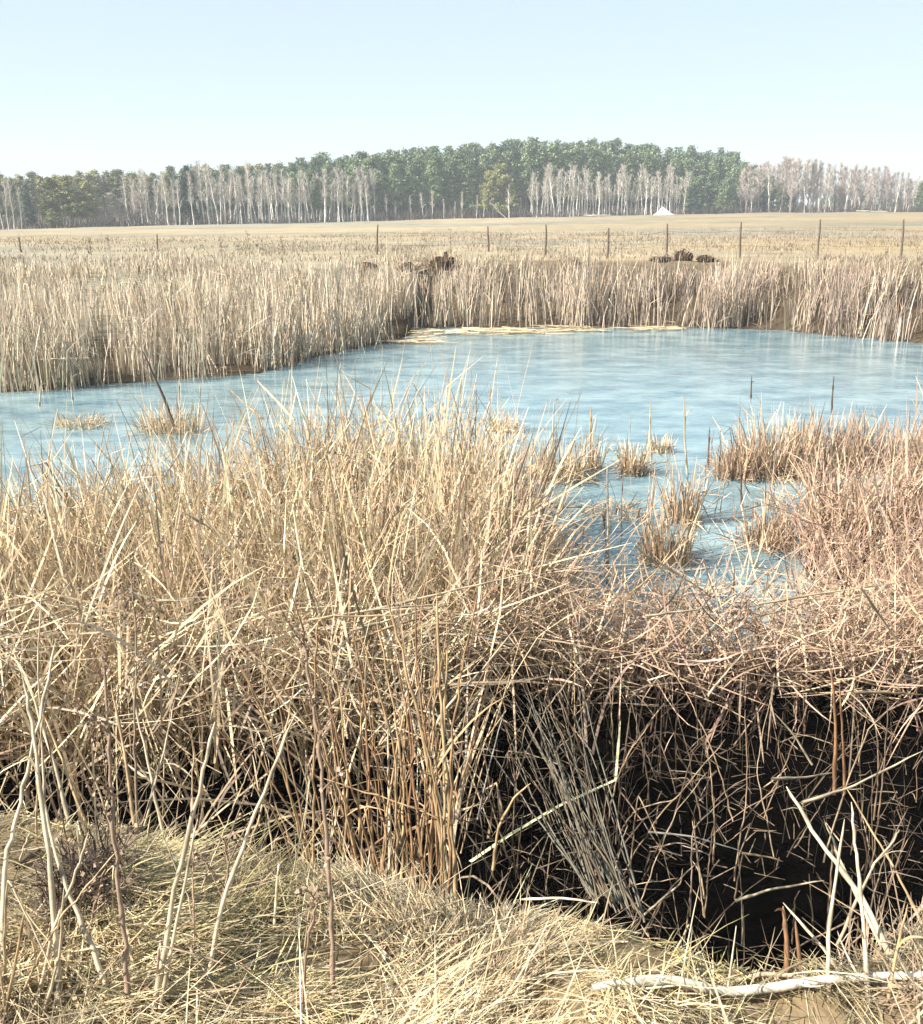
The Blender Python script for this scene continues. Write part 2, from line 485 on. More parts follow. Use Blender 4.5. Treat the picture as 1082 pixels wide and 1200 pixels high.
# the yellower low pines at the left end of the wood
for x, tp, lb in [(34, 216, 'dark low pine right behind the bare trunks at the wood\'s left end'), (62, 208, 'bushy yellow-green pine standing in front at the left end of the wood'),
                  (84, 206, 'yellow-green pine just right of the bushiest low pine'), (102, 212, 'small olive pine at the right end of the low yellow-green pines')]:
    tree('pine_tree', SPRUCE if x == 34 else YPINES, x, tp, lb, back=-2, wide=1.25)
tree('pine_sapling', YPINES, 61, 247, 'tiny pale green young pine at the field edge, left end of wood', back=-5, wide=2.2)
tree('spruce_tree', SPRUCE, 221, 194, 'narrow dark blue-green spruce at the left edge of the white birch stand', back=-1, wide=1.5)
for x, tp in [(130, 226), (118, 230), (143, 232), (158, 228), (172, 226)]:
    tree('bare_bush', GREY, x, tp, 'low grey leafless bush between yellow-green pines and birch stand', 'low grey bushes left of the birches', -2, 'bush', wide=1.8)
# low green pines stepping down at the right of the tall wood
for x, tp, bk in [(806, 218, -2), (815, 206, 2), (832, 200, 3), (848, 208, 0), (858, 196, 6), (872, 204, 2), (886, 202, 5), (900, 206, 2), (914, 214, 0), (844, 226, -4), (868, 190, 9), (880, 194, 9), (893, 210, 3), (926, 222, 1)]:
    tree('pine_tree', GPINES, x, tp, 'mid-green low pine branching to the ground, between tall pines and grey bare trees', 'low green pines stepping down to the right', bk, wide=1.3)
tree('pine_tree', GPINES, 1076, 214, 'dark green pine among grey bare trees at the wood\'s right end', back=-2, wide=1.2)
tree('spruce_tree', SPRUCE, 812, 216, 'dark blue spruce at the right end of the white trunks', back=-3, wide=1.5)
tree('pine_tree', YPINES, 588, 192, 'lighter yellow-green spreading pine above the leaning white trunk', back=-4, wide=1.1)
tree('pine_tree', YPINES, 571, 200, 'lighter yellow-green pine left of the leaning white trunk', back=-3, wide=1.0)
# white birches
for i in range(70):
    x = 228 + (442 - 228) * (i + u(-.5, .5)) / 69
    tree('birch_tree', BIRCH, x, 199 + u(-8, 16) + (2 if x > 330 else -3), 'white-trunked leafless birch in the ' + ('left' if x < 300 else 'middle' if x < 370 else 'right') + ' third of the pale birch stand', 'pale birch stand left of the dark pines', u(-6, 2), tilt=0)
for i in range(15):
    tree('birch_tree', BIRCH, 152 + 70 * (i + u(-.4, .4)) / 14, 202 + u(-6, 12), 'thin grey-white birch in the thin stand left of the dark spruce', 'thin birches left of the dark spruce', u(-5, 3))
for i, x in enumerate([2, 8, 15, 24, -8, -16]):
    tree('birch_tree', BIRCH, x, 216 + u(-8, 10), 'crooked white birch at the very left end of the wood', 'birches at the left end', -6)
for i in range(14):
    tree('birch_tree', BIRCH, 455 + 165 * (i + u(-.4, .4)) / 13, 226 + u(-10, 10), 'short pale birch standing before the dark pine wall', 'short pale birches before the dark pines', -3)
for i in range(62):
    x = 622 + (806 - 622) * (i + u(-.5, .5)) / 61
    tree('birch_tree', BIRCH, x, 205 + u(-14, 14), 'slim white birch under the tallest pines, ' + ('left of the felled trunk' if x < 684 else 'between felled trunk and white tent' if x < 778 else 'right of the white tent'), 'slim white birches under the tallest pines', u(-6, 2))
e = tree('birch_tree', BIRCH[:1], 594, 226, 'white birch trunk leaning far left before the pale green pine', back=-7)
e.rotation_euler = (0, R(-48), 0)
e = tree('birch_tree', BIRCH[:1], 597, 215, 'upright white birch at the foot of the leaning trunk', back=-7)
# grey bare trees at the right
for i in range(130):
    x = 866 + (1150 - 866) * (i + u(-.5, .5)) / 129
    tp = np.interp(x, [860, 884, 900, 915, 960, 1030, 1070, 1150], [196, 194, 191, 186, 192, 197, 208, 214]) + u(-4, 7)
    tree('bare_tree', GREY + BIRCH[:2], x, tp, ('tall grey-pink leafless tree right behind the low green pines' if x < 930 else 'grey-pink leafless tree in the middle of the bare right stand' if x < 1010 else 'lower grey-pink leafless tree at the right end of the wood'), 'grey bare trees at the right', u(-5, 14), wide=u(.9, 1.3))
for x, tp in [(925, 232), (948, 234), (966, 232), (990, 236), (1010, 234), (1030, 238), (1050, 236)]:
    tree('bare_bush', GREY, x, tp, 'low dark leafless bush at the foot of the grey bare trees', 'dark bushes under the grey bare trees', -6, 'bush', wide=1.7)

for i in range(26):
    x = 890 + 10 * i + u(-3, 3)
    tree('evergreen_bush', GPINES, x, 232 + u(-5, 7), 'dull green low evergreen bush behind the trunks of the grey bare trees', 'low evergreen bushes behind the grey bare trees', 16 + u(0, 6), 'bush', wide=2.4)

# undergrowth along the foot of the wood
N = 30000
px = rng.uniform(-80, 1160, N); D = tree_dist(px) + rng.uniform(-4, 26, N)
X = (px - 541) / 1186. * D; base = np.stack([X, D, gz(X, D) - .05], -1)
acc = Acc()
dens = fbm(px * .03, D * .2)
P = paths(base, (.5 + 3.4 * rng.random(N) * dens) * np.where((px > 110) & (px < 225), 1.2, .9), rng.random(N) * 6.283, .1 + .6 * rng.random(N), rng.normal(0, .5, N), 3)
ribbons(acc, P, np.tile(np.array([.10, .07, .02]), (N, 1)), rng.random(N) * 6.283, np.array([.11, .088, .07])[None] * (.5 + rng.random((N, 1))))
tag(acc.build('undergrowth', M_TWIG), 'dark brown undergrowth along the foot of the far wood', 'undergrowth', kind='stuff')

# ---------------------------------------------------------------- wire fence in the field
FY = 33.0
def fence_pt(x, y_base):
    d = ray(x, y_base)
    # march to the ground
    for Y in np.linspace(24, 70, 460):
        p = d * (Y / d[1]) + np.array([0, 0, CAMZ])
        if p[2] <= gz(np.array([p[0]]), np.array([Y]))[0]: return p
    return at_Y(x, y_base, FY)
posts = [(25, 296, 22, 278), (184, 285, 184, 274), (441, 297, 443, 263), (573, 293, 572, 265), (640, 297, 640, 263), (713, 300, 713, 267), (782, 296, 782, 262), (867, 300, 869, 260), (959, 296, 962, 257), (1056, 304, 1060, 257)]
fence = empty('wire_fence', (0, FY, 1.66))
tag(fence, 'old wire fence with thin dark wooden posts across the field', 'fence')
wire_pts = []
for k, (bx, by, tx, ty) in enumerate(posts):
    Y = 33.0 + [6, 10, 3, 5, 1, 0, 1.5, 0.5, 0.2, -1.0][k]
    X = at_Y(bx, by, Y)[0]; z0 = float(gz(np.array([X]), np.array([Y]))[0])
    top = at_Y(tx, ty, Y)
    h = top[2] - z0
    a = Acc(); n = 5
    tt = np.linspace(0, 1, n)
    P = np.stack([X + (top[0] - X) * tt + rng.normal(0, .008, n), Y + rng.normal(0, .008, n), z0 - .2 + (h + .2) * tt], -1)
    P[:, 2] -= 0
    tubes(a, P[None] - np.array(fence.location), np.array([.04, .038, .036, .033, .022])[None], np.array([[.11, .085, .066]]), 7)
    a.build('post', M_WOOD, fence)
    wire_pts.append(P)
for lv in (.45, .8):
    for a_, b_ in zip(wire_pts[2:-1], wire_pts[3:]):
        n = 7; tt = np.linspace(0, 1, n)[:, None]
        pa = a_[0] + (a_[-1] - a_[0]) * lv; pb = b_[0] + (b_[-1] - b_[0]) * lv
        W = pa + (pb - pa) * tt; W[:, 2] -= .06 * np.sin(tt[:, 0] * math.pi)
        a = Acc(); tubes(a, W[None] - np.array(fence.location), np.full((1, n), .0045), np.array([[.10, .085, .075]]), 3)
        a.build('wire', M_WOOD, fence)

# small white peaked shelter at the wood's edge
D = float(tree_dist(778)) - 9
X = (778 - 541) / 1186. * D; z = float(gz(np.array([X]), np.array([D]))[0])
t = empty('white_tent', (X, D, z - .1))
tag(t, 'small white peaked tent-like shelter at the edge of the far wood', 'tent')
ring = np.array([(-1.8, -1.2), (-.6, -1.7), (.9, -1.5), (2.0, -.9), (1.7, 1.1), (.1, 1.6), (-1.5, 1.2), (-2.0, .1)])
a = Acc(); k = len(ring)
V = np.concatenate([np.c_[ring, np.zeros(k)], np.c_[ring * .52 + [-.05, 0], np.array([.62, .5, .66, .5, .6, .52, .64, .55])], np.c_[ring * .06 + [-.25, 0], np.full(k, 1.42)]])
i = np.arange(k); j = (i + 1) % k
a.add(V, np.concatenate([np.stack([i, j, k + j, k + i], -1), np.stack([k + i, k + j, 2 * k + j, 2 * k + i], -1)]), np.full((3 * k, 3), .82))
a.build('canopy', M_WOOD, t)
a = Acc(); tubes(a, np.array([[(-.25, 0, 0), (-.25, 0, 1.0), (-.25, 0, 1.6)]]), np.full((1, 3), .05), np.array([[.4, .36, .3]]), 5); a.build('pole', M_WOOD, t)

def log(name, pts, rads, col, label, cat, group=None, k=8, matr=None):
    """a stick through world points, with a Catmull-like refinement and knots"""
    P = np.array(pts, float); m = len(P)
    tt = np.linspace(0, m - 1, (m - 1) * 4 + 1)
    Q = np.stack([np.interp(tt, np.arange(m), P[:, c]) for c in range(3)], -1)
    Q[1:-1] = (Q[:-2] + 2 * Q[1:-1] + Q[2:]) / 4
    Q[1:-1] += rng.normal(0, .2, (len(Q) - 2, 3)) * min(rads)
    rr = np.interp(tt, np.arange(m), rads) * (1 + rng.normal(0, .05, len(tt)))
    rr[0] *= .75; rr[-1] *= .7
    a = Acc(); tubes(a, Q[None], rr[None], (np.array(col)[None] * (.72 + .45 * rng.random((len(tt), 1))))[None], k)
    return tag(a.build(name, matr or M_WOOD, smooth_shade=True), label, cat, group)

for x0, x1, yb, lb in [(684, 716, 253.5, 'pale felled trunk lying at the wood\'s edge left of the white tent'), (1003, 1040, 249, 'pale felled trunk lying under the grey bare trees')]:
    Dd = float(tree_dist((x0 + x1) / 2)) - 8
    pts = []
    for x in (x0, (x0 + x1) / 2, x1):
        X = (x - 541) / 1186. * Dd; pts.append((X, Dd, float(gz(np.array([X]), np.array([Dd]))[0]) + .2))
    log('felled_trunk', pts, [.14, .13, .1], (.45, .41, .35), lb, 'log')

# ---------------------------------------------------------------- reeds: the masses
def straw_tint(N, warm, bright=1.0, r=rng):
    """warm 0 = pale straw, 1 = red-brown"""
    a = np.array([.57, .435, .262]); b = np.array([.385, .245, .178])
    w = np.clip(np.asarray(warm) + r.normal(0, .22, N), -.15, 1.2)[:, None]
    c = a + (b - a) * w
    v = np.clip(r.normal(1.0, .36, N), .28, 1.9)[:, None] * bright
    grey = np.clip(r.normal(.08, .12, N), 0, .5)[:, None]
    c = c * v
    return np.clip(c * (1 - grey) + c.mean(1, keepdims=True) * grey * 1.05, .02, .8)

def clumped(x0, x1, y0, y1, n, spread, per):
    m = max(1, int(n / per))
    cx = rng.uniform(x0, x1, m); cy = rng.uniform(y0, y1, m)
    i = rng.integers(0, m, n)
    return cx[i] + rng.normal(0, spread, n), cy[i] + rng.normal(0, spread, n), i, m

def hollow(X, Y):
    a = smooth(-.08, .08, X) * smooth(3.4, 2.9, X) * smooth(5.75, 5.5, Y)
    b = smooth(-.04, -.08, X) * smooth(4.85, 4.5, Y) * smooth(-4, -3, X)
    return np.clip(a + b, 0, 1)

def near_reeds():
    acc = Acc()
    def batch(n, frac_tube, hmul, wmul, leansd, kinkp, S, r0):
        X, Y, ci, m = clumped(-8.5, 8.0, 3.0, 10.6, n, .17, 26)
        ye = np.interp(X, ED[:, 0], ED[:, 1]); yn = np.interp(X, NSX, NSY)
        front = np.interp(X, [-9, -3, -1.2, -.5, -.06, .1, 1.9, 2.3, 3.5, 8], [3.8, 3.8, 3.8, 3.6, 3.5, 4.95, 4.85, 4.5, 4.3, 4.0])
        keep = (Y > np.maximum(front, ye + .45) + rng.normal(0, .12, n)) & (Y < yn - .1 + rng.normal(0, .12, n) + (rng.random(n) < .12) * rng.exponential(.5, n)) & (np.abs(X) < .53 * Y + 1.2)
        dens = fbm(X * 1.1 + 3, Y * 1.1 + 8)
        keep &= rng.random(n) < np.clip(.45 + 2.6 * (dens - .40), .04, 1)
        keep &= rng.random(n) > .78 * smooth(.5, .8, X) * smooth(3.2, 2.7, X) * smooth(5.6, 6.1, Y)
        keep &= rng.random(n) > np.where(X < -.06, .95, .94) * hollow(X, Y)
        caz = rng.random(m) * 6.283; ch = np.clip(rng.normal(1, .17, m), .5, 1.4); ctone = rng.normal(0, .25, m); cl = np.abs(rng.normal(0, .14, m)) + (rng.random(m) < .2) * rng.uniform(.3, .9, m); cb = np.clip(rng.normal(1, .16, m), .6, 1.4)
        X, Y, ci = X[keep], Y[keep], ci[keep]; N = len(X)
        H = np.interp(X, [-9, -4, -2.2, -.9, .35, .8, 2.2, 3, 8], [1.22, 1.22, 1.26, 1.40, 1.40, .92, .92, 1.05, 1.2])
        H = H * np.where(X < .5, 1, np.interp(Y, [4, 6.3, 7.5, 9], [1.0, .95, 1.0, 1.08]))
        inl = smooth(.45, .7, X) * smooth(3.2, 2.7, X) * smooth(5.2, 6.0, Y)
        H = H * (1 - .62 * inl)
        L = H * ch[ci] * np.clip(rng.normal(.92, .2, N), .3, 1.14) * hmul
        az = np.where(rng.random(N) < .55, caz[ci], rng.random(N) * 6.283)
        lean = cl[ci] + np.abs(rng.normal(0, leansd, N))
        bend = np.abs(rng.normal(0, .35, N))
        kink = np.where(rng.random(N) < kinkp, rng.uniform(.6, 2.1, N), 0); kpos = rng.uniform(.35, .85, N); kaz = rng.normal(0, .7, N)
        base = np.stack([X, Y, gz(X, Y) - .03], -1)
        P = paths(base, L, az, lean, bend, S, kink, kaz, kpos)
        warm = np.interp(X, [-6, -1.5, .3, 1.2, 4], [.12, .10, .25, .85, .78]) + ctone[ci] * .7
        col = np.clip(straw_tint(N, warm) * cb[ci][:, None], .02, .8)
        tb = rng.random(N) < frac_tube
        tp = np.linspace(1, .45, S)[None]
        tubes(acc, P[tb], (r0 * wmul * rng.uniform(.75, 1.3, tb.sum()))[:, None] * tp, col[tb], 3)
        rb = ~tb
        tp = np.concatenate([np.linspace(1, .8, S - 1), [.2]])[None]
        ribbons(acc, P[rb], (3.1 * r0 * wmul * rng.uniform(.6, 1.4, rb.sum()))[:, None] * tp, rng.random(rb.sum()) * 6.283, col[rb])
        return N
    n1 = batch(56000, .28, 1.0, 1.0, .13, .30, 6, .0042)
    n2 = batch(52000, .08, .85, .9, .30, .65, 7, .0042)
    # fine curled leaf litter caught at all heights
    X, Y, ci, m = clumped(-8, 7.5, 3.2, 10.2, 36000, .25, 30)
    yn = np.interp(X, NSX, NSY); ye = np.interp(X, ED[:, 0], ED[:, 1])
    front = np.interp(X, [-9, -3, -.5, -.06, .1, 1.9, 2.3, 8], [3.5, 3.5, 3.35, 3.4, 5.0, 4.9, 4.5, 4.2])
    k = (Y > np.maximum(front, ye + .5)) & (Y < yn - .1) & (np.abs(X) < .53 * Y + 1.1)
    X, Y = X[k], Y[k]; N = len(X)
    z = gz(X, Y) + np.clip(rng.beta(2.2, 1.8, N), 0, 1) * np.interp(X, [-9, .3, .9, 8], [1.15, 1.1, .8, 1.0])
    z = gz(X, Y) + (z - gz(X, Y)) * (1 - .6 * smooth(.5, .8, X) * smooth(3.2, 2.7, X) * smooth(5.3, 6.1, Y))
    k = rng.random(N) > hollow(X, Y) * (z < np.where(X < 0, .92, .72))
    X, Y, z = X[k], Y[k], z[k]; N = len(X)
    P = paths(np.stack([X, Y, z], -1), rng.uniform(.12, .5, N), rng.random(N) * 6.283, rng.uniform(.5, 2.3, N), rng.normal(0, 1.0, N), 5)
    warm = np.interp(X, [-6, -1.5, .3, 1.2, 4], [.15, .15, .35, .72, .65])
    ribbons(acc, P, rng.uniform(.004, .009, N)[:, None] * np.array([[.6, 1, 1, .8, .2]]), rng.random(N) * 6.283, straw_tint(N, warm))
    # lodged leaves roofing over the hollows of the ditch
    n = 20000
    X = rng.uniform(-3.6, 3.2, n); Y = rng.uniform(3.1, 6.0, n)
    hv = hollow(X, Y)
    front = np.interp(X, [-4, -.6, -.1, .1, 1.9, 2.5, 4], [3.5, 3.5, 3.9, 4.95, 4.9, 4.6, 4.4])
    k = (hv > .4) & (rng.random(n) < np.where(X < 0, .16, 1)) & (Y > front + rng.normal(0, .12, n)) & (fbm(X * 2 + 1, Y * 2) > .3); X, Y = X[k], Y[k]; N = len(X)
    z = rng.uniform(.70, .98, N) * np.where(X < 0, 1.28, 1.0) * (1 - .16 * smooth(.35, .7, X)) - .12 * smooth(.5, 0, Y - np.interp(X, [-4, -.6, -.1, .1, 1.9, 2.5, 4], [3.5, 3.5, 3.9, 4.95, 4.9, 4.6, 4.4]))
    P = paths(np.stack([X, Y, z], -1), rng.uniform(.2, .75, N) * (1 - .3 * smooth(.35, .7, X)), rng.random(N) * 6.283, rng.uniform(.25, 2.0, N) + .3 * smooth(.35, .7, X), rng.normal(0, .7, N), 5)
    ribbons(acc, P, rng.uniform(.005, .012, N)[:, None] * np.array([[.7, 1, 1, .8, .2]]), rng.random(N) * 6.283, straw_tint(N, np.interp(X, [-1, 1], [.2, .6])))
    print('near reeds', n1, n2, N)
    o = acc.build('reed_bed', M_STRAW)
    tag(o, 'dense dry straw-coloured reed bed filling the near side of the pond', 'reeds', kind='stuff')
near_reeds()

def far_reeds():
    acc = Acc()
    n = 210000
    X, Y, ci, m = clumped(-34, 34, 15, 40, n, .28, 45)
    yf = np.interp(X, FS[:, 0], FS[:, 1])
    left = smooth(1.0, -3.0, X)
    depth = 3.2 + 7.5 * left
    dd = Y - yf - (fbm(X * .5 + 70, Y * .2) - .5) * 0.8
    dn = fbm(X * .9 + 3, Y * .7)
    k = (dd > -.1 + rng.normal(0, .18, n)) & (dd < depth * (.75 + .5 * fbm(X * .3, Y * 0 + 2))) & (np.abs(X) < .50 * Y + 2) & (rng.random(n) < np.clip(.6 + 2.4 * (dn - .42), .30, 1)) & ~((X > -1.9) & (X < -.1) & (dd > .5) & (dd < 2.4) & (rng.random(n) < .93))  # pocket emptied near the corner; its shape stands in for a cast shadow
    X, Y, ci, left, dd = X[k], Y[k], ci[k], left[k], dd[k]; N = len(X)
    ch = np.clip(rng.normal(1, .2, m), .5, 1.5); caz = rng.random(m) * 6.283; ct = rng.normal(0, .16, m)
    gzv = gz(X, Y)
    cap = 1.38 * (1 - .12 * left) - .75 * smooth(.25, 1.3, gzv) * 1.3
    L = np.maximum(cap, .3) * (.70 + .6 * fbm(X * .45 + 31, Y * .45 + 12)) * ch[ci] * np.clip(rng.normal(.95, .18, N), .4, 1.4)
    P = paths(np.stack([X, Y, gzv - .03], -1), L, np.where(rng.random(N) < .6, caz[ci], rng.random(N) * 6.283), np.abs(rng.normal(.04, .12, N)), np.abs(rng.normal(0, .3, N)), 4,
              np.where(rng.random(N) < .18, rng.uniform(.6, 2.0, N), 0), rng.normal(0, .7, N), rng.uniform(.4, .85, N))
    warm = np.interp(X, [-15, -4, 3, 14], [-.05, .05, .40, .65]) + ct[ci]
    col = straw_tint(N, warm, .98); col = np.clip(col * .72 + col.mean(1, keepdims=True) * .28, .02, .8)
    ribbons(acc, P, rng.uniform(.012, .026, N)[:, None] * np.array([[1, 1, .8, .15]]), rng.random(N) * 6.283, col)
    print('far reeds', N)
    tag(acc.build('reed_bed', M_STRAW), 'pale dry reed bed along the far shore of the pond', 'reeds', kind='stuff')
far_reeds()

def field_grass():
    acc = Acc(); n = 60000
    Y = 24 + 46 * rng.random(n) ** 1.4; X = rng.uniform(-.56, .56, n) * Y
    yf = np.interp(X, FS[:, 0], FS[:, 1])
    k = (Y - yf > 2.5) & (rng.random(n) < np.clip(fbm(X * .4, Y * .25) * 2 - .5, .05, 1))
    X, Y = X[k], Y[k]; N = len(X)
    tall = rng.random(N) < .03
    L = np.where(tall, rng.uniform(.3, .65, N), rng.uniform(.05, .2, N))
    P = paths(np.stack([X, Y, gz(X, Y) - .01], -1), L, rng.random(N) * 6.283, np.abs(rng.normal(0, .4, N)), np.abs(rng.normal(0, .5, N)), 3)
    ribbons(acc, P, np.where(tall, .016, .03)[:, None] * np.array([[1, .8, .2]]), rng.random(N) * 6.283, straw_tint(N, np.interp(X, [-15, 20], [.1, .4]), .56) * np.array([.95, .98, 1.08]))
    tag(acc.build('field_grass', M_GRASS), 'short dry tan grass on the flat field', 'grass', kind='stuff')
field_grass()

def bank_grass():
    acc = Acc(); n = 160000
    X = rng.uniform(-2.6, 2.6, n); Y = rng.uniform(.9, 3.4, n)
    ye = np.interp(X, ED[:, 0], ED[:, 1])
    k = (Y < ye + .16 + rng.normal(0, .06, n)) & (np.abs(X) < .5 * Y + .7) & (rng.random(n) < np.clip((fbm(X * 4 + 50, Y * 4 + 9) - .33) * 6, .12, 1))
    X, Y = X[k], Y[k]; N = len(X)
    flow = fbm(X * 1.6 + 7, Y * 1.6) * 9.0 + fbm(X * 5, Y * 5 + 3) * 3.0
    tuft = fbm(X * 3.2 + 2, Y * 3.2 + 11)
    L = np.where(rng.random(N) < .12, rng.uniform(.15, .38, N), rng.uniform(.04, .17, N)) * (.5 + 1.0 * tuft) * (1 - .55 * smooth(-.12, .1, Y - ye[k]))
    lean = np.clip(rng.normal(1.45, .26, N), .3, 1.85)
    P = paths(np.stack([X, Y, gz(X, Y) - .005 + .05 * rng.random(N) * tuft], -1), L, flow + rng.normal(0, np.where(rng.random(N) < .35, 2.0, .5), N), lean, rng.normal(.15, .4, N), 5)
    green = np.clip(fbm(X * 1.5 + 30, Y * 1.5 + 4) - .46, 0, 1)[:, None] * 2.2 * (rng.random((N, 1)) < .5)
    col = straw_tint(N, -.05 + .35 * (fbm(X * 2 + 5, Y * 2 + 9) - .45), 1.0)
    col = col * (1 - green) + np.array([.42, .38, .14]) * green * (.7 + .6 * rng.random((N, 1)))
    col = col * (.45 + 1.0 * fbm(X * 4.5 + 60, Y * 4.5 + 2, 4))[:, None] * np.where(fbm(X * 2.1 + 80, Y * 3 + 1) < .36, .55, 1)[:, None]
    ribbons(acc, P, (rng.uniform(.0011, .0034, N) * np.where(rng.random(N) < .06, 1.9, 1))[:, None] * np.array([[.8, 1, 1, .8, .2]]), rng.random(N) * 6.283, np.clip(col, .02, .8))
    tag(acc.build('bank_grass', M_GRASS), 'matted pale dry grass covering the near bank', 'grass', kind='stuff')
    acc = Acc(); n = 5000
    X = rng.uniform(.95, 2.0, n); Y = rng.uniform(1.3, 3.0, n); ye = np.interp(X, ED[:, 0], ED[:, 1])
    k = (np.abs(Y - ye + .05) < .30) & (fbm(X * 3, Y * 3) > .4); X, Y = X[k], Y[k]; N = len(X)
    P = paths(np.stack([X, Y, gz(X, Y) + rng.uniform(0, .07, N)], -1), rng.uniform(.06, .3, N), rng.normal(.3, .9, N), rng.uniform(.9, 1.75, N), rng.normal(.2, .6, N), 5)
    ribbons(acc, P, rng.uniform(.002, .006, N)[:, None] * np.array([[.8, 1, 1, .8, .2]]), rng.random(N) * 6.283, straw_tint(N, .55, .75))
    tag(acc.build('reed_litter', M_STRAW), 'red-brown reed litter heaped along the lower right bank edge', 'litter', kind='stuff')
    # chaff and broken reed bits lying in the black ditch
    acc = Acc(); n = 3000
    X = rng.uniform(-2.6, 3.2, n); Y = rng.uniform(2.3, 5.6, n); ye = np.interp(X, ED[:, 0], ED[:, 1])
    k = (Y > ye + .2) & (fbm(X * 2.5, Y * 2.5) > .36); X, Y = X[k], Y[k]; N = len(X)
    P = paths(np.stack([X, Y, gz(X, Y) + rng.uniform(.004, .25, N) ** 1.5], -1), rng.uniform(.03, .2, N), rng.random(N) * 6.283, rng.uniform(1.0, 1.7, N), rng.normal(0, .4, N), 3)
    ribbons(acc, P, rng.uniform(.003, .006, N)[:, None] * np.array([[1, 1, .5]]), rng.random(N) * 6.283, straw_tint(N, .5, .5))
    n = 520
    X = rng.uniform(.0, 3.0, n); Y = rng.uniform(2.7, 5.3, n); ye = np.interp(X, ED[:, 0], ED[:, 1])
    k = (Y > ye + .55) & (fbm(X * 2.2 + 9, Y * 2.2) > .40); X, Y = X[k], Y[k]; N = len(X)
    P = paths(np.stack([X, Y, gz(X, Y) - .02], -1), rng.uniform(.15, .8, N), rng.random(N) * 6.283, np.abs(rng.normal(.1, .35, N)), rng.normal(.3, .5, N), 6, np.where(rng.random(N) < .5, rng.uniform(.5, 2.2, N), 0), rng.normal(0, .8, N), rng.uniform(.3, .8, N))
    ribbons(acc, P, rng.uniform(.0022, .006, N)[:, None] * np.array([[1, 1, 1, .9, .7, .2]]), rng.random(N) * 6.283, straw_tint(N, .6, .38))  # stems dimmed so the ditch stays black: shade put into the tint
    tag(acc.build('reed_litter', M_STRAW), 'broken reed bits scattered over the shade-blackened ditch mud', 'litter', kind='stuff')
bank_grass()

# ---------------------------------------------------------------- single stalks
def leafed_stalk(P, r, col, label, group=None, name='reed_stalk', leaves=0, k=6, matr=None, cat='reed'):
    """one stalk through world points with swollen joints, broken tip and clinging leaf strips"""
    P = np.array(P, float); m = len(P)
    n = (m - 1) * 5 + 1
    tt = np.linspace(0, m - 1, n)
    Q = np.stack([np.interp(tt, np.arange(m), P[:, c]) for c in range(3)], -1)
    Q[1:-1] = (Q[:-2] + 4 * Q[1:-1] + Q[2:]) / 6
    length = np.linalg.norm(P[-1] - P[0])
    Q[1:-1] += rng.normal(0, .0022 * length, (n - 2, 3))
    rr = r * np.linspace(1.15, .5, n) * np.where(np.arange(n) % 5 == 2, 1.3, 1.0) * (1 + rng.normal(0, .06, n)); rr[-1] *= .35
    r = r * (.64 if r > .0041 and P[0][1] < 3 else .8)
    cc = np.array(col)[None] * np.where(np.arange(n) % 5 == 2, .55, 1.0)[:, None] * (0.72 + .5 * rng.random((n, 1)))
    a = Acc(); tubes(a, Q[None], rr[None], cc[None], k)
    o = tag(a.build(name, matr or M_STRAW, smooth_shade=True), label, cat, group)
    for _ in range(leaves):
        i = random.randrange(n // 4, n - 1)
        L = length * u(.18, .4)
        lp = paths(Q[i][None], np.array([L]), np.array([u(0, 6.28)]), np.array([u(.2, .8)]), np.array([u(.5, 2.2)]), 6)
        la = Acc(); ribbons(la, lp, np.array([[.5, 1, 1, .9, .6, .1]]) * r * 1.7, np.array([u(0, 6.28)]), np.clip(np.array([col]) * u(.8, 1.1), 0, .8))
        la.build('leaf', M_STRAW, o)
    return o

PALE, GOLD, RUST, DARK, SHADE_GREY = (.56, .46, .32), (.46, .32, .17), (.30, .165, .085), (.13, .085, .06), (.38, .36, .31)  # last one: straw greyed to put the ditch's shadow into its colour
def px_path(pts):
    return [at_Y(x, y, Y) for x, y, Y in pts]
def root(x, y):
    """first hit of the pixel's ray with the ground"""
    d = ray(x, y)
    Ys = np.linspace(.8, 12, 1200); pp = d[None] * (Ys / d[1])[:, None] + np.array([0, 0, CAMZ])
    hit = pp[:, 2] <= gz(pp[:, 0], pp[:, 1])
    Yh = float(Ys[np.argmax(hit)]) if hit.any() else 3.0
    return min(Yh, float(np.interp(pp[np.argmax(hit), 0], ED[:, 0], ED[:, 1])) + .45)

def stand(pts, r, col, label, leaves=0, lean=0.0, **kw):
    """pts: pixels from foot to tip; the foot stands on the ground, lean = metres the tip goes away"""
    Y0 = root(*pts[0]); n = len(pts)
    out = []
    tot = abs(pts[-1][1] - pts[0][1]) + 1e-6
    for i, (x, y) in enumerate(pts):
        f = abs(y - pts[0][1]) / tot
        out.append(at_Y(x, y, Y0 + lean * f))
    out[0][2] -= .03
    return leafed_stalk(out, r, col, label, leaves=leaves, **kw)

# tall stalks rising from the near bank
stand([(174, 1199), (205, 1040), (240, 900), (252, 846)], .0065, PALE, 'long straight pale stalk rising from the bank, left of the second slanting one', lean=.25)
stand([(180, 1199), (214, 1046), (232, 960)], .0045, PALE, 'shorter pale stalk clinging beside the longest slanting bank stalk', lean=.1)
stand([(232, 1199), (260, 1060), (300, 950), (346, 838)], .006, PALE, 'pale stalk slanting right from the bank between two dark weeds', lean=.35)
stand([(2, 1130), (5, 1020), (18, 960), (40, 868), (66, 748)], .006, PALE, 'tall pale stalk at the left picture edge, bent right near its top', lean=.5, leaves=1)
stand([(71, 1199), (65, 1085), (54, 980), (40, 860), (26, 790)], .0065, PALE, 'tall stalk near the left edge leaning left over the ditch', lean=.4, leaves=1)
stand([(141, 1199), (108, 1110), (82, 1050), (62, 990), (50, 930)], .0055, PALE, 'stalk crossing behind the left pair, leaning steeply left', lean=.3)
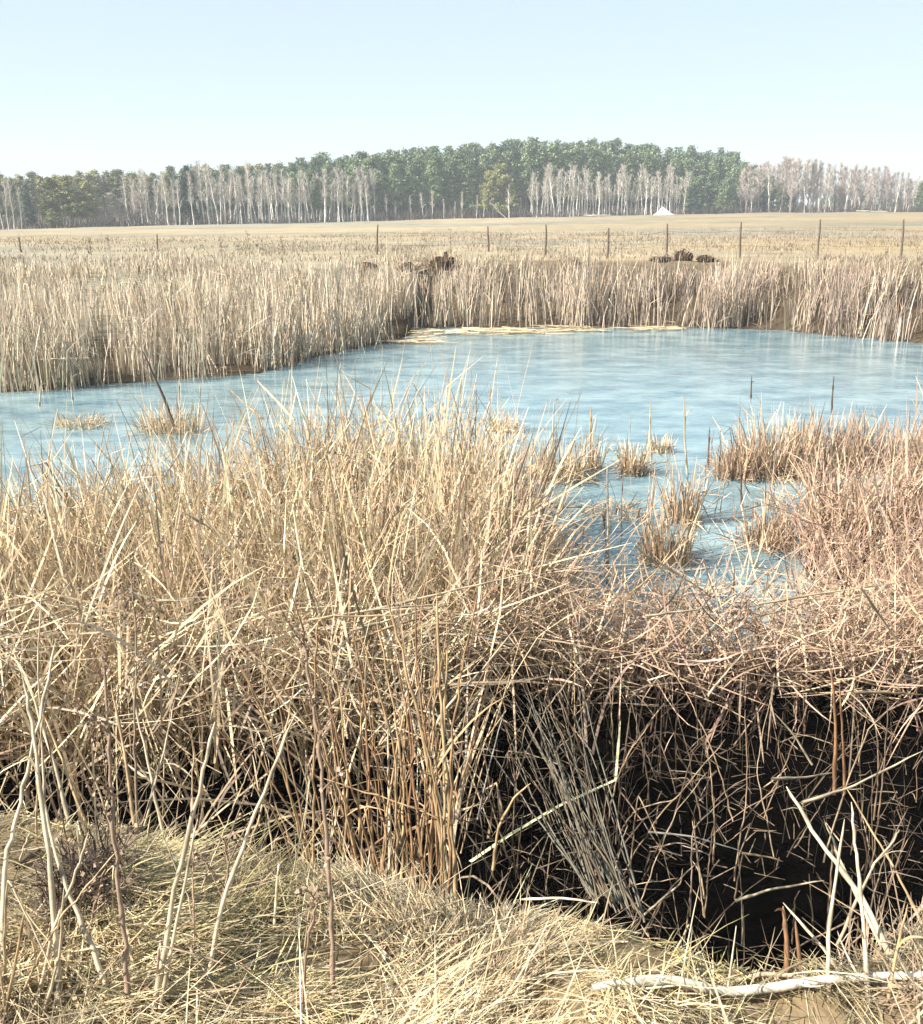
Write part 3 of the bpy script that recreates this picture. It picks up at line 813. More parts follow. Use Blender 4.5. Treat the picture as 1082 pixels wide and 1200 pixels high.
stand([(34, 1199), (62, 1090), (90, 1020), (104, 975)], .0042, PALE, 'thin stalk leaning right across the left crossing stalks', lean=.15)
stand([(44, 1199), (70, 1120), (75, 1040)], .004, PALE, 'short thin stalk at the foot of the left crossing stalks')
stand([(0, 1195), (22, 1110), (30, 1060)], .004, GOLD, 'short golden stalk in the bottom left corner')
stand([(160, 985), (146, 880), (130, 800)], .005, GOLD, 'golden stalk behind the bank edge above the dark tangle', lean=.3, leaves=1)
stand([(168, 960), (192, 880), (205, 820)], .004, PALE, 'thin pale stalk at the bank edge leaning right', lean=.3)
stand([(190, 968), (168, 870), (150, 790)], .005, PALE, 'pale stalk at the bank edge leaning left', lean=.3)
stand([(85, 975), (60, 880), (36, 810), (14, 760)], .005, PALE, 'curved pale stalk leaning left over the left part of the ditch', lean=.35, leaves=1)
stand([(110, 985), (72, 890), (44, 820)], .0045, GOLD, 'golden stalk leaning left beside the curved pale one', lean=.3)
stand([(52, 960), (50, 880), (44, 790), (48, 700)], .0045, PALE, 'upright thin pale stalk at the left end of the ditch', lean=.3)
stand([(286, 1004), (312, 930), (336, 850), (348, 790)], .0045, GOLD, 'thin golden stalk leaning right at the hollow in the bank edge', lean=.4)
for k in range(26):
    x0, y0 = u(-20, 330), u(975, 1200)
    Y0 = root(x0, y0); z = float(gz(np.array([at_Y(x0, y0, Y0)[0]]), np.array([Y0]))[0])
    P = paths(np.array([[at_Y(x0, y0, Y0)[0], Y0, z - .03]]), np.array([u(.25, .75)]), np.array([u(0, 6.28)]), np.array([abs(random.gauss(.12, .3))]), np.array([u(0, .5)]), 6,
              np.array([u(.5, 1.9) if k % 3 == 0 else 0.]), np.array([u(-1, 1)]), np.array([u(.45, .85)]))[0]
    leafed_stalk(P, u(.0022, .0038), tuple(straw_tint(1, .05, 1.1)[0]), 'thin short dry stalk sticking out of the left bank grass', 'thin stalks in the left bank grass', leaves=k % 2, k=5)
# the bright bundle at the bank edge in the middle
for k, (pts, r, c, lb) in enumerate([
    ([(457, 1018), (456, 940), (455, 850)], .0062, PALE, 'thick upright pale stub in front of the golden bundle'),
    ([(525, 1044), (512, 950), (494, 856), (470, 760), (452, 690)], .0066, GOLD, 'long golden stalk at the right side of the bundle, leaning left'),
    ([(538, 1058), (528, 960), (521, 880), (514, 790), (512, 690)], .007, GOLD, 'thick golden stalk closing the bundle beside the black ditch'),
    ([(520, 1046), (522, 940), (520, 840), (526, 740)], .0052, GOLD, 'straight golden stalk just behind the thick right one'),
    ([(500, 1034), (486, 930), (478, 840), (462, 760)], .005, RUST, 'rusty stalk inside the golden bundle'),
    ([(486, 1040), (480, 950), (484, 860), (470, 740)], .0046, RUST, 'thin rusty stalk left of the middle of the bundle'),
    ([(470, 1022), (474, 930), (462, 830), (440, 720)], .005, GOLD, 'golden stalk leaning left at the bundle\'s back'),
    ([(440, 1016), (432, 920), (428, 820), (412, 730)], .005, RUST, 'rusty stalk at the left flank of the bundle'),
    ([(426, 1014), (420, 930), (424, 840), (432, 750)], .0045, GOLD, 'golden stalk at the bundle\'s left edge'),
    ([(402, 1010), (408, 920), (400, 820), (380, 730)], .0048, GOLD, 'golden stalk standing between dark weed and bundle'),
    ([(504, 1038), (508, 930), (490, 800), (486, 700)], .0046, RUST, 'slim rusty stalk behind the bundle\'s front stub'),
    ([(416, 1010), (400, 940), (390, 870), (384, 800)], .0042, RUST, 'short rusty stalk left of the bundle leaning left'),
    ([(446, 1020), (456, 930), (470, 850), (492, 770)], .0042, GOLD, 'thin golden stalk crossing the bundle towards the right'),
    ([(478, 1034), (498, 940), (508, 860), (510, 770)], .0042, GOLD, 'thin golden stalk leaning right inside the bundle'),
]):
    stand(pts, r, c, lb, leaves=(k % 3 == 1) + (k % 2), lean=.25 + .04 * (k % 4))
for k in range(44):
    X = u(-.50, .0); Y0 = u(2.55, 3.4)
    z = float(gz(np.array([X]), np.array([Y0]))[0]) - .03
    h = u(.75, 1.25) + (.25 if z < .4 else 0)
    P = paths(np.array([[X, Y0, z]]), np.array([h]), np.array([u(.6, 2.8)]), np.array([abs(random.gauss(.05, .12))]), np.array([u(0, .45)]), 6,
              np.array([u(.5, 2.0) if k % 4 == 0 else 0.]), np.array([u(-1, 1)]), np.array([u(.45, .85)]))[0]
    c = np.array(GOLD) + (np.array(RUST) - np.array(GOLD)) * u(0, 1)
    leafed_stalk(P, u(.0032, .0058), tuple(c), 'one of the many thin golden-brown stalks packed in the middle bundle', 'stalks of the golden bundle', leaves=k % 2, k=5)
stand([(531, 1050), (497, 862), (606, 734)], .0055, PALE, 'broken pale stalk folded sharply right above the bundle', lean=.45)
stand([(578, 1010), (584, 970), (602, 935), (622, 918)], .0045, GOLD, 'short curved stub arching right at the ditch\'s left bank')
# flattened pale stalks caught on the reeds
for k, (pts, Y, c, lb) in enumerate([
    ([(362, 727), (440, 714), (524, 707)], 4.15, PALE, 'long pale stalk lying level across the reeds above the bundle'),
    ([(410, 740), (470, 722), (524, 708)], 4.1, PALE, 'pale stalk lying just below the level one, rising right'),
    ([(412, 753), (462, 733), (520, 716)], 4.05, GOLD, 'golden flattened stalk, lowest of the three above the bundle'),
    ([(430, 716), (540, 690), (620, 672)], 4.5, PALE, 'pale stalk lying aslant on the reed tops in the middle'),
    ([(888, 708), (980, 692), (1072, 681)], 5.0, PALE, 'long pale stalk lying level across the reddish reeds at the right'),
    ([(756, 722), (820, 714), (828, 708)], 4.9, PALE, 'pair-ended pale stalk lying above the black ditch'),
    ([(770, 658), (812, 684), (836, 700)], 5.3, PALE, 'pale stalk slanting down right among the lodged reeds by the inlet'),
    ([(745, 640), (790, 680), (834, 694)], 5.35, PALE, 'pale broken stalk crossing the lodged ones by the inlet'),
    ([(726, 706), (768, 672), (786, 644)], 5.3, GOLD, 'golden stalk leaning right in the lodged heap by the inlet'),
    ([(940, 941), (1000, 922), (1082, 880)], 3.55, PALE, 'long pale stalk slanting up right across the ditch at the right edge'),
    ([(905, 913), (945, 911), (980, 905)], 3.9, PALE, 'short level pale stalk over the black ditch'),
    ([(1000, 812), (1040, 812), (1082, 814)], 4.2, GOLD, 'golden stalk lying level at the right edge above the ditch'),
    ([(1010, 690), (1044, 740), (1082, 790)], 4.7, PALE, 'pale stalk sloping down right at the right edge'),
    ([(830, 815), (850, 790), (874, 763)], 4.4, PALE, 'thick broken pale stalk over the ditch, rising right'),
    ([(180, 705), (240, 700), (320, 706)], 4.4, PALE, 'pale stalk lying level among the left reeds'),
    ([(174, 706), (210, 730), (246, 744)], 4.3, PALE, 'pale stalk sloping down right among the left reeds'),
    ([(0, 716), (30, 708), (60, 702)], 4.1, PALE, 'pale stalk lying level at the left edge of the reeds'),
    ([(215, 600), (258, 626), (322, 634)], 5.4, PALE, 'bent pale stalk lying on the left reed mass'),
    ([(640, 594), (672, 594), (690, 594)], 9.0, PALE, 'pale stalk lying level on the water of the inlet'),
    ([(612, 596), (630, 600), (640, 594)], 8.6, PALE, 'short pale stalk at the inlet\'s left shore'),
]):
    leafed_stalk([at_Y(x, y, Y + .12 * i) for i, (x, y) in enumerate(pts)], .0062 if Y < 6 else .012, c, lb)
# stalks at the right of the ditch
for k, (pts, r, c, lb, ln) in enumerate([
    ([(1064, 1145), (1010, 1050), (960, 985), (922, 922)], .008, PALE, 'thickest pale stalk leaning far left over the black ditch at the right', .5),
    ([(1052, 1130), (1014, 1070), (990, 1020), (966, 960)], .005, PALE, 'pale stalk parallel to the thickest leaning one', .45),
    ([(974, 1178), (970, 1100), (978, 1040), (990, 960)], .0052, PALE, 'upright pale stalk at the bank by the white branch', .3),
    ([(1022, 1182), (1012, 1080), (1004, 1000), (998, 940)], .0055, PALE, 'pale stalk rising left of the leaning pair at the right', .35),
    ([(1006, 1172), (984, 1140), (966, 1112), (918, 1058)], .0052, PALE, 'stalk leaning left to the ditch from the white branch', .25),
    ([(982, 1100), (1020, 1020), (1048, 985), (1054, 972)], .005, PALE, 'pale stalk leaning right, crossing the thickest leaning one', .35),
    ([(1082, 1075), (1050, 1020), (1020, 970), (990, 920)], .0045, GOLD, 'golden stalk leaning left at the right edge', .4),
    ([(926, 1145), (922, 1100), (918, 1062)], .007, RUST, 'stout rusty stub standing in the ditch', .05),
    ([(942, 1140), (932, 1075)], .0055, RUST, 'thin rusty stub right of the stout one in the ditch', .05),
    ([(1040, 1180), (1052, 1110), (1064, 1060)], .004, GOLD, 'short golden stalk at the right end of the bank', .1),
]):
    stand(pts, r, c, lb, lean=ln, leaves=k % 2)
for k, (pts, Y, r, c, lb) in enumerate([
    ([(978, 930), (980, 850), (974, 780)], 4.0, .008, RUST, 'stout rusty stalk standing upright right of the ditch'),
    ([(990, 930), (988, 860), (984, 800)], 3.95, .006, RUST, 'rusty stalk beside the stout upright one right of the ditch'),
    ([(862, 1056), (900, 1043), (966, 1032)], 3.3, .0055, PALE, 'pale stalk lying almost level low over the shade-blackened mud'),
    ([(952, 896), (930, 860), (908, 836)], 4.1, .005, PALE, 'pale stalk slanting left over the ditch below the level one'),
    ([(760, 975), (812, 980), (870, 998)], 3.7, .0042, SHADE_GREY, 'shadow-tinted grey stalk drooping right across the ditch'),
    ([(752, 1075), (778, 1052), (798, 1036), (800, 1018)], 3.0, .004, PALE, 'thin pale stalk branching right from the bank into the ditch'),
    ([(785, 1125), (800, 1100), (808, 1082), (816, 1100), (822, 1126)], 2.75, .0035, PALE, 'thin stalk bent double like a hairpin at the bank edge'),
    ([(870, 1000), (905, 1005), (918, 1010)], 3.4, .004, GOLD, 'short golden stalk floating over the shade-blackened mud'),
    ([(640, 878), (664, 930), (680, 980)], 3.7, .0045, SHADE_GREY, 'shadow-tinted grey stalk leaning left at the left side of the ditch'),
    ([(560, 960), (574, 895), (592, 830)], 3.7, .004, SHADE_GREY, 'shadow-tinted grey upright stalk deep in the black hollow'),
]):
    leafed_stalk([at_Y(x, y, Y) for x, y in pts], r, c, lb)
# sheaf leaning left in the black hollow, its shade put into the tint
for k in range(34):
    fx = u(690, 756); fy = 1052 + (fx - 695) * .45 + u(-10, 6); tx = fx - u(55, 135); ty = u(765, 900)
    Y0 = root(fx, fy) + u(.05, .35)
    c = np.array(SHADE_GREY) * .75 + (np.array(RUST) - np.array(SHADE_GREY)) * u(0, .5)
    b0 = at_Y(fx, fy, Y0); b1 = at_Y((fx + tx) / 2 + u(-6, 6), (fy + ty) / 2, Y0 + .35); b2 = at_Y(tx, ty, Y0 + .75)
    b1 = b1 + rng.normal(0, .02, 3)
    leafed_stalk([b0, b1, b2], u(.0018, .0034), tuple(c * np.array([.62, .62, .54])), 'thin shadow-tinted grey-brown stalk of the sheaf leaning left in the black hollow', 'leaning sheaf in the black hollow', k=5)
# sparse stalks standing in the ditch, each its own
for k in range(112):
    if k < 40:
        x, y, lb, gp = u(0, 420), u(900, 985), 'thin dry stalk standing in the shadowed ditch left of the golden bundle', 'stalks in the left ditch'
        X = u(-1.7, -.3); Y = u(2.95, 3.5)
    else:
        lb, gp = 'thin dry crooked stalk standing in the black ditch right of the golden bundle', 'stalks in the right ditch'
        X = u(.15, 2.2); Y = u(3.2, 4.8)
    z = float(gz(np.array([X]), np.array([Y]))[0]) - .03
    P = paths(np.array([[X, Y, z]]), np.array([u(.35, 1.0)]), np.array([u(0, 6.28)]), np.array([abs(random.gauss(0, .3))]), np.array([u(0, .8)]), 5,
              np.array([u(.5, 1.8) if k % 3 == 0 else 0.]), np.array([u(-1, 1)]), np.array([u(.35, .8)]))[0]
    leafed_stalk(P, u(.0028, .0048), tuple(straw_tint(1, .55, .8)[0]), lb, gp, leaves=int(k % 4 == 0), k=5)

# tall single stalks in and beside the open water
for k, (x, y0, y1, Yh, c, lb) in enumerate([
    (692, 530, 476, 0, GOLD, 'golden cattail stump standing in the water right of the tussock'), (648, 520, 470, 0, PALE, 'pale stalk standing in the water beside the near reed corner'),
    (712, 690, 540, 0, PALE, 'tall pale stalk standing in the inlet water'), (764, 548, 470, 0, PALE, 'thin pale stalk in open water behind the small tussock'),
    (806, 560, 462, 0, PALE, 'thin pale stalk in open water right of the small tussock'), (830, 552, 500, 0, DARK, 'dark upright stalk in the water left of the right reeds'),
    (870, 600, 540, 0, DARK, 'dark thick stalk in the inlet beside the right reeds'), (212, 490, 440, 0, PALE, 'pale upright stalk in the left channel'),
    (232, 500, 446, 0, PALE, 'pale upright stalk in the left channel beside the dark branch'), (398, 470, 425, 0, PALE, 'pale upright stalk where the left channel opens'),
    (46, 480, 445, 0, PALE, 'pale stalk at the left end of the channel'), (86, 474, 440, 0, PALE, 'thin pale stalk in the channel near the left edge'),
    (540, 478, 440, 0, PALE, 'pale stalk poking above the near reed crest into the water'), (880, 470, 440, 0, DARK, 'thin dark stalk poking from the open water'),
    (975, 490, 440, 0, DARK, 'thin dark stalk rising above the right reeds')]):
    b = at_z(x, y0, -.05); d = b[1]
    top = at_Y(x + u(-4, 4), y1, d)
    leafed_stalk([b, (b + top) / 2 + rng.normal(0, .01, 3), top], .012 if d < 12 else .014, c, lb, leaves=1)
for k in range(38):
    x, y0 = u(630, 960), u(520, 665)
    b = at_z(x, y0, -.05)
    h = u(.25, .8); az = u(0, 6.28); ln = u(0, .22)
    top = b + np.array([math.cos(az) * ln * h, math.sin(az) * ln * h, h])
    leafed_stalk([b, (b + top) / 2 + rng.normal(0, .012, 3), top], u(.004, .009), tuple(straw_tint(1, .4)[0]), 'thin dry stalk standing alone in the inlet water', 'lone stalks in the inlet', leaves=k % 2, k=5)
# the dark leaning branch over the left channel
Yb = 8.2
log('dead_branch', [at_Y(204, 500, Yb), at_Y(193, 468, Yb), at_Y(180, 440, Yb), at_Y(168, 412, Yb)], [.016, .013, .010, .006], (.10, .08, .07), 'thin dark leaning branch over the left channel', 'branch')
log('dead_branch', [at_Y(345, 492, 9.0), at_Y(325, 470, 9.1), at_Y(302, 446, 9.2)], [.015, .014, .009], (.55, .47, .35), 'pale leaning branch over the left channel, right of the dark one', 'branch')
log('dead_branch', [at_Y(310, 492, 8.8), at_Y(290, 475, 8.8), at_Y(268, 455, 8.8)], [.012, .010, .006], (.55, .47, .35), 'thin pale leaning branch midway along the left channel', 'branch')

# ---------------------------------------------------------------- tussocks in the water
def tussock(x, y, h, wd, n, warm, label):
    b = at_z(x, y, 0.0)
    a = Acc()
    ang = rng.random(n) * 6.283; rr = np.sqrt(rng.random(n)) * wd
    base = np.stack([b[0] + rr * np.cos(ang), b[1] + rr * np.sin(ang) * .7, np.full(n, -.06)], -1)
    P = paths(base, h * np.clip(rng.normal(.85, .25, n), .25, 1.4), ang + rng.normal(0, .5, n), np.abs(rng.normal(.08, .14, n)), np.abs(rng.normal(0, .4, n)), 5,
              np.where(rng.random(n) < .3, rng.uniform(.6, 2.2, n), 0), rng.normal(0, .8, n), rng.uniform(.35, .85, n))
    ribbons(a, P, rng.uniform(.009, .017, n)[:, None] * np.array([[1, 1, .9, .8, .2]]), rng.random(n) * 6.283, straw_tint(n, warm))
    # its low mound of matted leaves
    m = n // 2; ang = rng.random(m) * 6.283; rr = np.sqrt(rng.random(m)) * wd * 1.25
    Q = paths(np.stack([b[0] + rr * np.cos(ang), b[1] + rr * np.sin(ang) * .8, .12 * (1 - rr / wd / 1.4)], -1), rng.uniform(.1, .35, m), ang + rng.normal(0, .8, m), rng.uniform(.9, 1.6, m), rng.normal(.3, .3, m), 4)
    ribbons(a, Q, rng.uniform(.008, .014, m)[:, None] * np.array([[.8, 1, .9, .2]]), rng.random(m) * 6.283, straw_tint(m, warm, .8))
    tag(a.build('reed_tussock', M_STRAW), label, 'tussock')
tussock(653, 562, .55, .30, 260, .2, 'wide dry reed tussock in the water beside the near reed corner')
tussock(742, 556, .45, .14, 200, .25, 'small round golden tussock alone in the open water')
tussock(694, 552, .62, .10, 60, .2, 'narrow tuft of upright reeds between the two golden tussocks')
tussock(775, 530, .30, .14, 80, .3, 'low sparse tussock in the water behind the small round one')
tussock(905, 556, .75, .45, 420, .5, 'large reddish reed tussock island before the right reeds')
tussock(862, 560, .50, .25, 220, .6, 'brown tussock at the left flank of the large island')
tussock(968, 548, .7, .45, 420, .6, 'brown tussock at the right flank of the large island')
tussock(1046, 545, .62, .6, 520, .65, 'dark reddish tussock at the right edge of the pond')
tussock(800, 612, .62, .16, 120, .4, 'tuft of upright reeds in the middle of the inlet')
tussock(780, 660, .55, .20, 160, .4, 'leaning tuft at the near end of the inlet')
tussock(720, 604, .18, .30, 130, .4, 'flattened tussock lying on the inlet water')
tussock(900, 640, .5, .25, 160, .6, 'brown tuft at the inlet\'s right shore')
tussock(590, 505, .35, .2, 130, .15, 'pale tuft at the crest\'s right end by the open water')
tussock(200, 505, .40, .45, 260, .1, 'pale tussock at the near side of the left channel')
tussock(95, 500, .25, .35, 150, .1, 'low pale tussock near the left end of the channel')

acc = Acc(); n = 3800
X = np.concatenate([rng.uniform(.4, 4.5, n // 2), rng.uniform(-7, 1, n - n // 2)]); Y = np.concatenate([rng.uniform(6.3, 10.5, n // 2), rng.uniform(7, 13.5, n - n // 2)])
yn = np.interp(X, NSX, NSY); yf = np.interp(X, FS[:, 0], FS[:, 1])
k = (Y > yn) & (Y < yf) & (rng.random(n) < np.exp(-(Y - yn) * .7) * 1.2) & (fbm(X * 1.5, Y * 1.5) > .38); X, Y = X[k], Y[k]; N = len(X)
P = paths(np.stack([X, Y, rng.uniform(.004, .05, N)], -1), rng.uniform(.06, .55, N), rng.random(N) * 6.283, np.where(rng.random(N) < .3, rng.uniform(.2, 1.3, N), rng.uniform(1.45, 1.56, N)), rng.normal(0, .06, N), 4)
ribbons(acc, P, rng.uniform(.005, .013, N)[:, None] * np.array([[.8, 1, 1, .4]]), rng.random(N) * 6.283, straw_tint(N, .35))
tag(acc.build('floating_litter', M_STRAW), 'broken reed bits floating on the water along the near shore', 'litter', kind='stuff')
# pale mats of floating reed along the far shore
for x0, x1, y, lb in [(560, 640, 389, 'longest pale mat of floating reeds at the foot of far reeds'), (650, 690, 386, 'short pale mat of floating reeds right of the longest one'), (500, 545, 390, 'pale floating mat at the corner of the far reeds'),
                      (740, 775, 386, 'small pale floating mat under the far reeds, right of the others'), (470, 500, 400, 'pale floating mat where the left reeds end')]:
    a = Acc(); n = int((x1 - x0) * 2.2)
    xx = rng.uniform(x0, x1, n); c = np.array([at_z(v, y + rng.normal(0, 1.1) + 1.5 * math.sin(v * .13), .02) for v in xx])
    c[:, 2] = .015 + .05 * rng.random(n)
    P = paths(c, rng.uniform(.3, .9, n), rng.normal(0, .25, n) + math.pi * (rng.random(n) < .5), np.full(n, 1.53), rng.normal(0, .05, n), 3)
    ribbons(a, P, rng.uniform(.02, .04, n)[:, None] * np.array([[1, 1, .6]]), rng.random(n) * 6.283, straw_tint(n, .0, 1.0))
    tag(a.build('floating_reed_mat', M_STRAW), lb, 'reed mat')

# ---------------------------------------------------------------- dark clods on the far bank
def clod(x, y, Y, w, h, label):
    p = at_Y(x, y, Y); zt = at_Y(x, y - 1134 * h / 30, Y)[2]; p[2] = float(gz(np.array([p[0]]), np.array([Y]))[0])
    nu, nv = 18, 10
    uu = np.linspace(0, 2 * math.pi, nu, endpoint=False); vv = np.linspace(0.02, math.pi * .62, nv)
    U, V = np.meshgrid(uu, vv)
    rr = 1 + .8 * (fbm(np.cos(U) * 2.2 + x, np.sin(U) * 2.2 + V * 2.4 + y) - .5) * 2
    pts = np.stack([p[0] + w * rr * np.sin(V) * np.cos(U), Y + w * .7 * rr * np.sin(V) * np.sin(U), p[2] + h * rr * np.cos(V)], -1)
    i = np.arange(nv - 1)[:, None] * nu; j = np.arange(nu)[None]; jn = (j + 1) % nu
    a = Acc(); a.add(pts, np.stack([i + j, i + jn, i + nu + jn, i + nu + j], -1), np.tile(np.array([.035, .024, .017]), (nu * nv, 1)))
    n = 130; ang = rng.random(n) * 6.283
    o = a.build('peat_clod', M_GROUND)
    g = Acc(); rq = np.sqrt(rng.random(n)) * 1.05; b = np.stack([p[0] + w * rq * np.cos(ang), Y + w * .7 * rq * np.sin(ang), p[2] - .02 + h * .75 * np.sqrt(np.clip(1 - rq ** 2, 0, 1))], -1)
    ribbons(g, paths(b, rng.uniform(.1, h * 1.3, n), ang, rng.uniform(.1, .8, n), rng.normal(.3, .4, n), 4), np.full((n, 4), .016), rng.random(n) * 6.283, straw_tint(n, .3, .8))
    g.build('grass_tuft', M_STRAW, o)
    tag(o, label, 'peat clod')
clod(520, 300, 31.6, .42, .50, 'largest dark peat clod behind the far reeds')
clod(498, 300, 31.4, .36, .42, 'dark peat clod just left of the largest one')
clod(478, 300, 31.2, .34, .20, 'low brown clod left of the two tall dark clods')
clod(426, 300, 30.8, .34, .14, 'flat brown peat clod behind the left reeds')
clod(800, 300, 31.6, .26, .26, 'dark humped peat clod before the fence at the right')
clod(776, 300, 31.4, .34, .12, 'low dark clod left of the humped one')
clod(828, 300, 31.3, .28, .14, 'low dark clod right of the humped one')
clod(672, 300, 31.2, .14, .12, 'small dark clod below the fence in the middle')
for x, yt, Y, lb in [(104, 278, 27, 'dark dock stalk at the left of the far reeds'), (290, 270, 29, 'tallest dark dock stalk above the left far reeds'), (258, 280, 29, 'short dark dock stalk in the field edge, left middle'),
                     (126, 276, 30, 'dark dock stalk right of the leftmost one'), (330, 278, 31, 'thin dark dock stalk left of the first tall post'), (528, 268, 31, 'forked dark dock stalk between first and second tall posts'), (1040, 290, 31, 'dark dock stalk by the rightmost post')]:
    p = at_Y(x, yt, Y); z0 = float(gz(np.array([p[0]]), np.array([Y]))[0])
    e = log('dock_stalk', [(p[0], Y, z0 - .05), (p[0] + .03, Y, (z0 + p[2]) / 2), (p[0] - .02, Y, p[2])], [.008, .007, .004], (.16, .11, .08), lb, 'weed', k=5)
    a = Acc(); n = 70; t = rng.random(n)
    quads_at(a, np.stack([p[0] + rng.normal(0, .035, n), Y + rng.normal(0, .035, n), z0 + (p[2] - z0) * (.45 + .55 * t)], -1), rng.uniform(.006, .015, n), np.array([.18, .12, .085])[None] * (.6 + .8 * rng.random((n, 1))), 0, 1.4)
    tag(a.build('seed_head', M_WEED, e), kind='stuff')

# ---------------------------------------------------------------- near-bank details
def weed(pts, r, label, heads, lean=.15):
    Y0 = root(*pts[0]); tot = abs(pts[-1][1] - pts[0][1])
    P = np.array([at_Y(x, y, Y0 + lean * abs(y - pts[0][1]) / tot) for x, y in pts])
    e = empty('dead_weed', tuple(P[0]))
    tag(e, label, 'weed')
    off = P[0]
    n = (len(P) - 1) * 6 + 1; tt = np.linspace(0, len(P) - 1, n)
    Q = np.stack([np.interp(tt, np.arange(len(P)), P[:, c]) for c in range(3)], -1) - off
    Q[1:-1] += rng.normal(0, .002, (n - 2, 3)); Q[0, 2] -= .03
    rr = r * np.linspace(1.1, .5, n) * np.where(np.arange(n) % 5 == 3, 1.35, 1)
    a = Acc(); tubes(a, Q[None], rr[None], np.array([[.24, .165, .115]]), 6); a.build('stem', M_WEED, e, True)
    for k in range(heads):
        i = int(n * (.45 + .55 * k / max(heads, 1))); i = min(i, n - 1)
        b = paths(Q[i][None], np.array([u(.08, .22)]), np.array([u(0, 6.28)]), np.array([u(.3, .8)]), np.array([u(-.3, .4)]), 5)
        a = Acc(); tubes(a, b, np.linspace(.0022, .001, 5)[None], np.array([[.22, .15, .10]]), 4); br = a.build('side_branch', M_WEED, e)
        m = 26; t = rng.random(m); c = np.stack([np.interp(t * 4, np.arange(5), b[0, :, q]) for q in range(3)], -1) + rng.normal(0, .007, (m, 3))
        a = Acc(); quads_at(a, c, rng.uniform(.002, .0055, m), np.array([.26, .185, .13])[None] * (.6 + .8 * rng.random((m, 1))), 0, 1.3); tag(a.build('seed_head', M_WEED, br), kind='stuff')
    return e
weed([(150, 1199), (147, 1110), (133, 985), (128, 880), (122, 780)], .0055, 'tall dark brown weed stem with seed heads beside the dark tangle', 7, .3)
weed([(393, 1199), (388, 1060), (377, 900), (362, 790), (352, 740)], .006, 'tall dark jointed weed stem rising left of the golden bundle', 5, .4)
weed([(354, 1199), (360, 1110), (370, 1060), (373, 1036)], .0035, 'short dark forked twig-like weed left of the tall jointed weed', 2, .05)
weed([(246, 1130), (260, 1060), (268, 1010), (262, 985)], .004, 'short brown weed stem between the slanting bank stalks', 3, .1)
weed([(160, 968), (158, 860), (160, 740), (152, 650)], .0045, 'feathery brown weed standing in the left reeds', 9, .3)
weed([(100, 1120), (112, 1060), (126, 1010)], .004, 'short dark weed in the dark tangle at left', 4, .08)
# dark tangle of rotted weeds
b = at_z(100, 1060, 1.27); n = 420
ang = rng.random(n) * 6.283; rr = np.sqrt(rng.random(n))
base = np.stack([b[0] + rr * .085 * np.cos(ang), b[1] + rr * .15 * np.sin(ang), np.zeros(n)], -1); base[:, 2] = gz(base[:, 0], base[:, 1]) + rng.uniform(0, .09, n)
a = Acc(); ribbons(a, paths(base, rng.uniform(.04, .17, n), rng.random(n) * 6.283, rng.uniform(.2, 1.6, n), rng.normal(0, 1.4, n), 6), rng.uniform(.002, .004, n)[:, None] * np.ones((1, 6)), rng.random(n) * 6.283, np.array([.085, .058, .045])[None] * (.5 + rng.random((n, 1))))
tag(a.build('weed_tangle', M_WEED), 'dark brown tangle of rotted weeds on the left bank', 'weeds', kind='stuff')
# pale blue-grey scrap caught in it
c0 = at_z(95, 1017, 1.32); nu, nv = 9, 7
U, V = np.meshgrid(np.linspace(-1, 1, nu), np.linspace(-1, 1, nv))
hgt = (fbm(U * 2.1 + 4, V * 2.1 + 9) - .5)
pts = np.stack([c0[0] + U * .024 + hgt * .02, c0[1] + V * .04 * (1 - .3 * U), c0[2] + .01 + hgt * .085 + U * .014], -1)
i = np.arange(nv - 1)[:, None] * nu; j = np.arange(nu - 1)[None]
a = Acc(); a.add(pts, np.stack([i + j, i + j + 1, i + nu + j + 1, i + nu + j], -1), np.tile(np.array([.42, .47, .52]), (nu * nv, 1)))
o = a.build('crumpled_scrap', M_WOOD)
md = o.modifiers.new('thickness', 'SOLIDIFY'); md.thickness = .002
tag(o, 'small crumpled blue-grey scrap caught in the dark weed tangle', 'scrap')

def bank_log(pts, rads, col, label, name='fallen_branch', lift=.012, Z=None):
    P = []
    for (x, y) in pts:
        Yr = root(x, y); q = at_Y(x, y, Yr); q[2] += lift; P.append(q)
    return log(name, P, rads, col, label, 'branch', k=9)
yy = root(850, 1182)
wb = [at_Y(x, y, yy + dy) for x, y, dy in [(690, 1222, -.08), (770, 1204, -.03), (850, 1189, .0), (930, 1186, .02), (1000, 1192, .02), (1074, 1206, .0), (1120, 1226, -.03)]]
for q in wb: q[2] = max(q[2] + .01, float(gz(np.array([q[0]]), np.array([q[1]]))[0]) + .04)
log('fallen_branch', wb, [.0105, .0125, .0115, .012, .0105, .0095, .007], (.60, .54, .45), 'smooth white fallen branch lying along the bottom right bank', 'branch', k=10, matr=M_BRANCH)
wbo = [o for o in C.objects if o.name.startswith('fallen_branch')][-1]
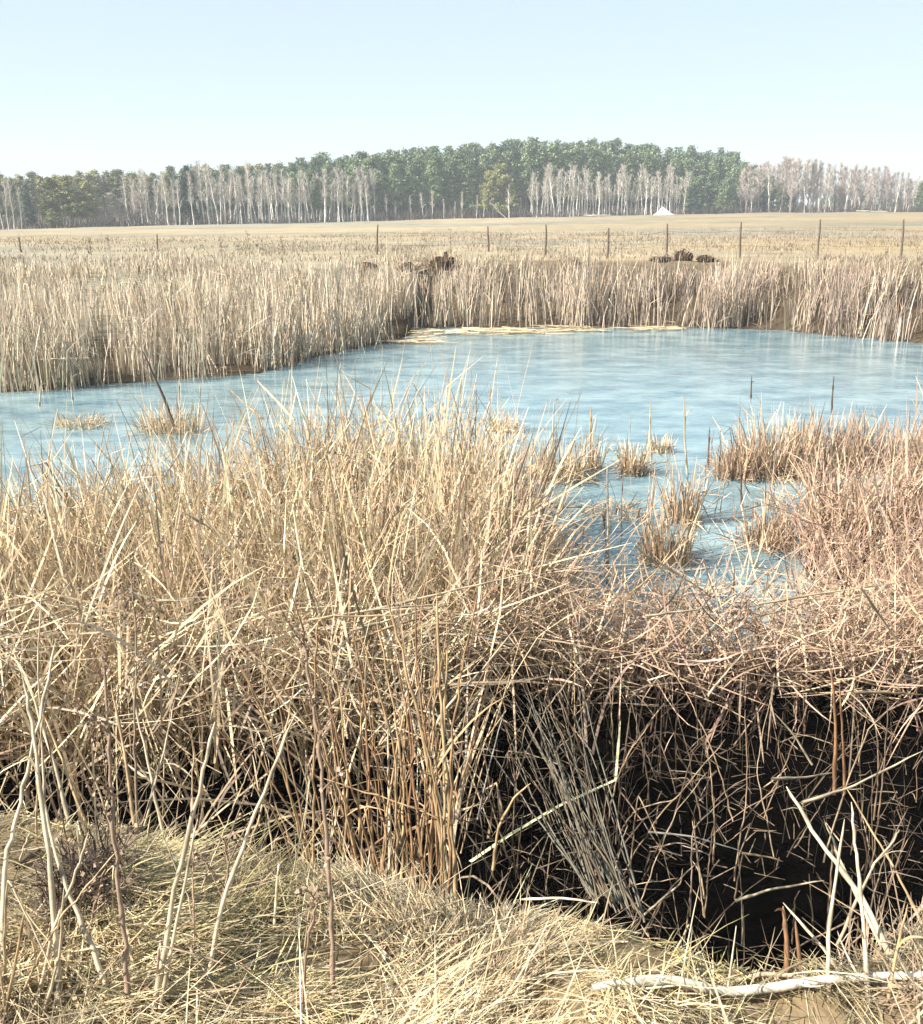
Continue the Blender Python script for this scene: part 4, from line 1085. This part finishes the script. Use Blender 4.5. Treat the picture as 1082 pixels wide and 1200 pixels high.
for i0, ang, L in [(2, 1.2, .16), (4, 1.9, .11), (3, -1.0, .09)]:
    tw = paths(np.array([wb[i0]]), np.array([L]), np.array([ang]), np.array([1.1]), np.array([-.4]), 5)
    a = Acc(); tubes(a, tw, np.linspace(.004, .0012, 5)[None], np.array([[.40, .33, .25]]), 5); a.build('side_twig', M_BRANCH, wbo)
bank_log([(848, 1160), (890, 1146), (930, 1148), (966, 1156)], [.005, .006, .005, .003], (.48, .39, .27), 'thin pale fallen stick just beyond the white branch')
bank_log([(20, 1020), (34, 1010), (48, 1000)], [.008, .009, .006], (.12, .085, .055), 'short dark rotten stick on the bank at the left edge')
bank_log([(424, 1094), (460, 1130), (500, 1168)], [.004, .0045, .003], (.44, .35, .23), 'straight tan stick sloping down right on the bank')
bank_log([(182, 1170), (230, 1164), (278, 1158)], [.004, .005, .003], (.48, .39, .27), 'short pale stick lying on the grass between bank stalks')
bank_log([(262, 1120), (300, 1136), (345, 1140)], [.0035, .004, .002], (.48, .39, .27), 'curved pale stick on the bank left of the tall jointed weed')
bank_log([(610, 1058), (660, 1056), (700, 1062)], [.004, .004, .002], (.55, .45, .33), 'thin tan stick along the bank edge in the middle')
bank_log([(690, 1112), (720, 1108), (736, 1108)], [.004, .004, .002], (.60, .50, .38), 'short tan stick near the sheaf\'s foot on the bank')

# ---------------------------------------------------------------- air
HAZE = 0.0009
if HAZE:
    import bmesh
    bm = bmesh.new(); bmesh.ops.create_cube(bm, size=1.0)
    m = bpy.data.meshes.new('haze'); bm.to_mesh(m); bm.free()
    o = bpy.data.objects.new('haze', m); C.objects.link(o)
    o.scale = (1300, 1100, 60); o.location = (0, 400, 27)
    hm, n, l, out = mat('haze')
    pv = n.new('ShaderNodeVolumePrincipled'); pv.inputs['Color'].default_value = (.86, .93, 1.0, 1); pv.inputs['Density'].default_value = HAZE
    l.new(pv.outputs[0], out.inputs['Volume'])
    m.materials.append(hm)
    tag(o, 'thin pale air over the whole place', 'haze', kind='stuff')
print('verts total', sum(len(m.vertices) for m in bpy.data.meshes), 'quads', sum(len(m.polygons) for m in bpy.data.meshes))
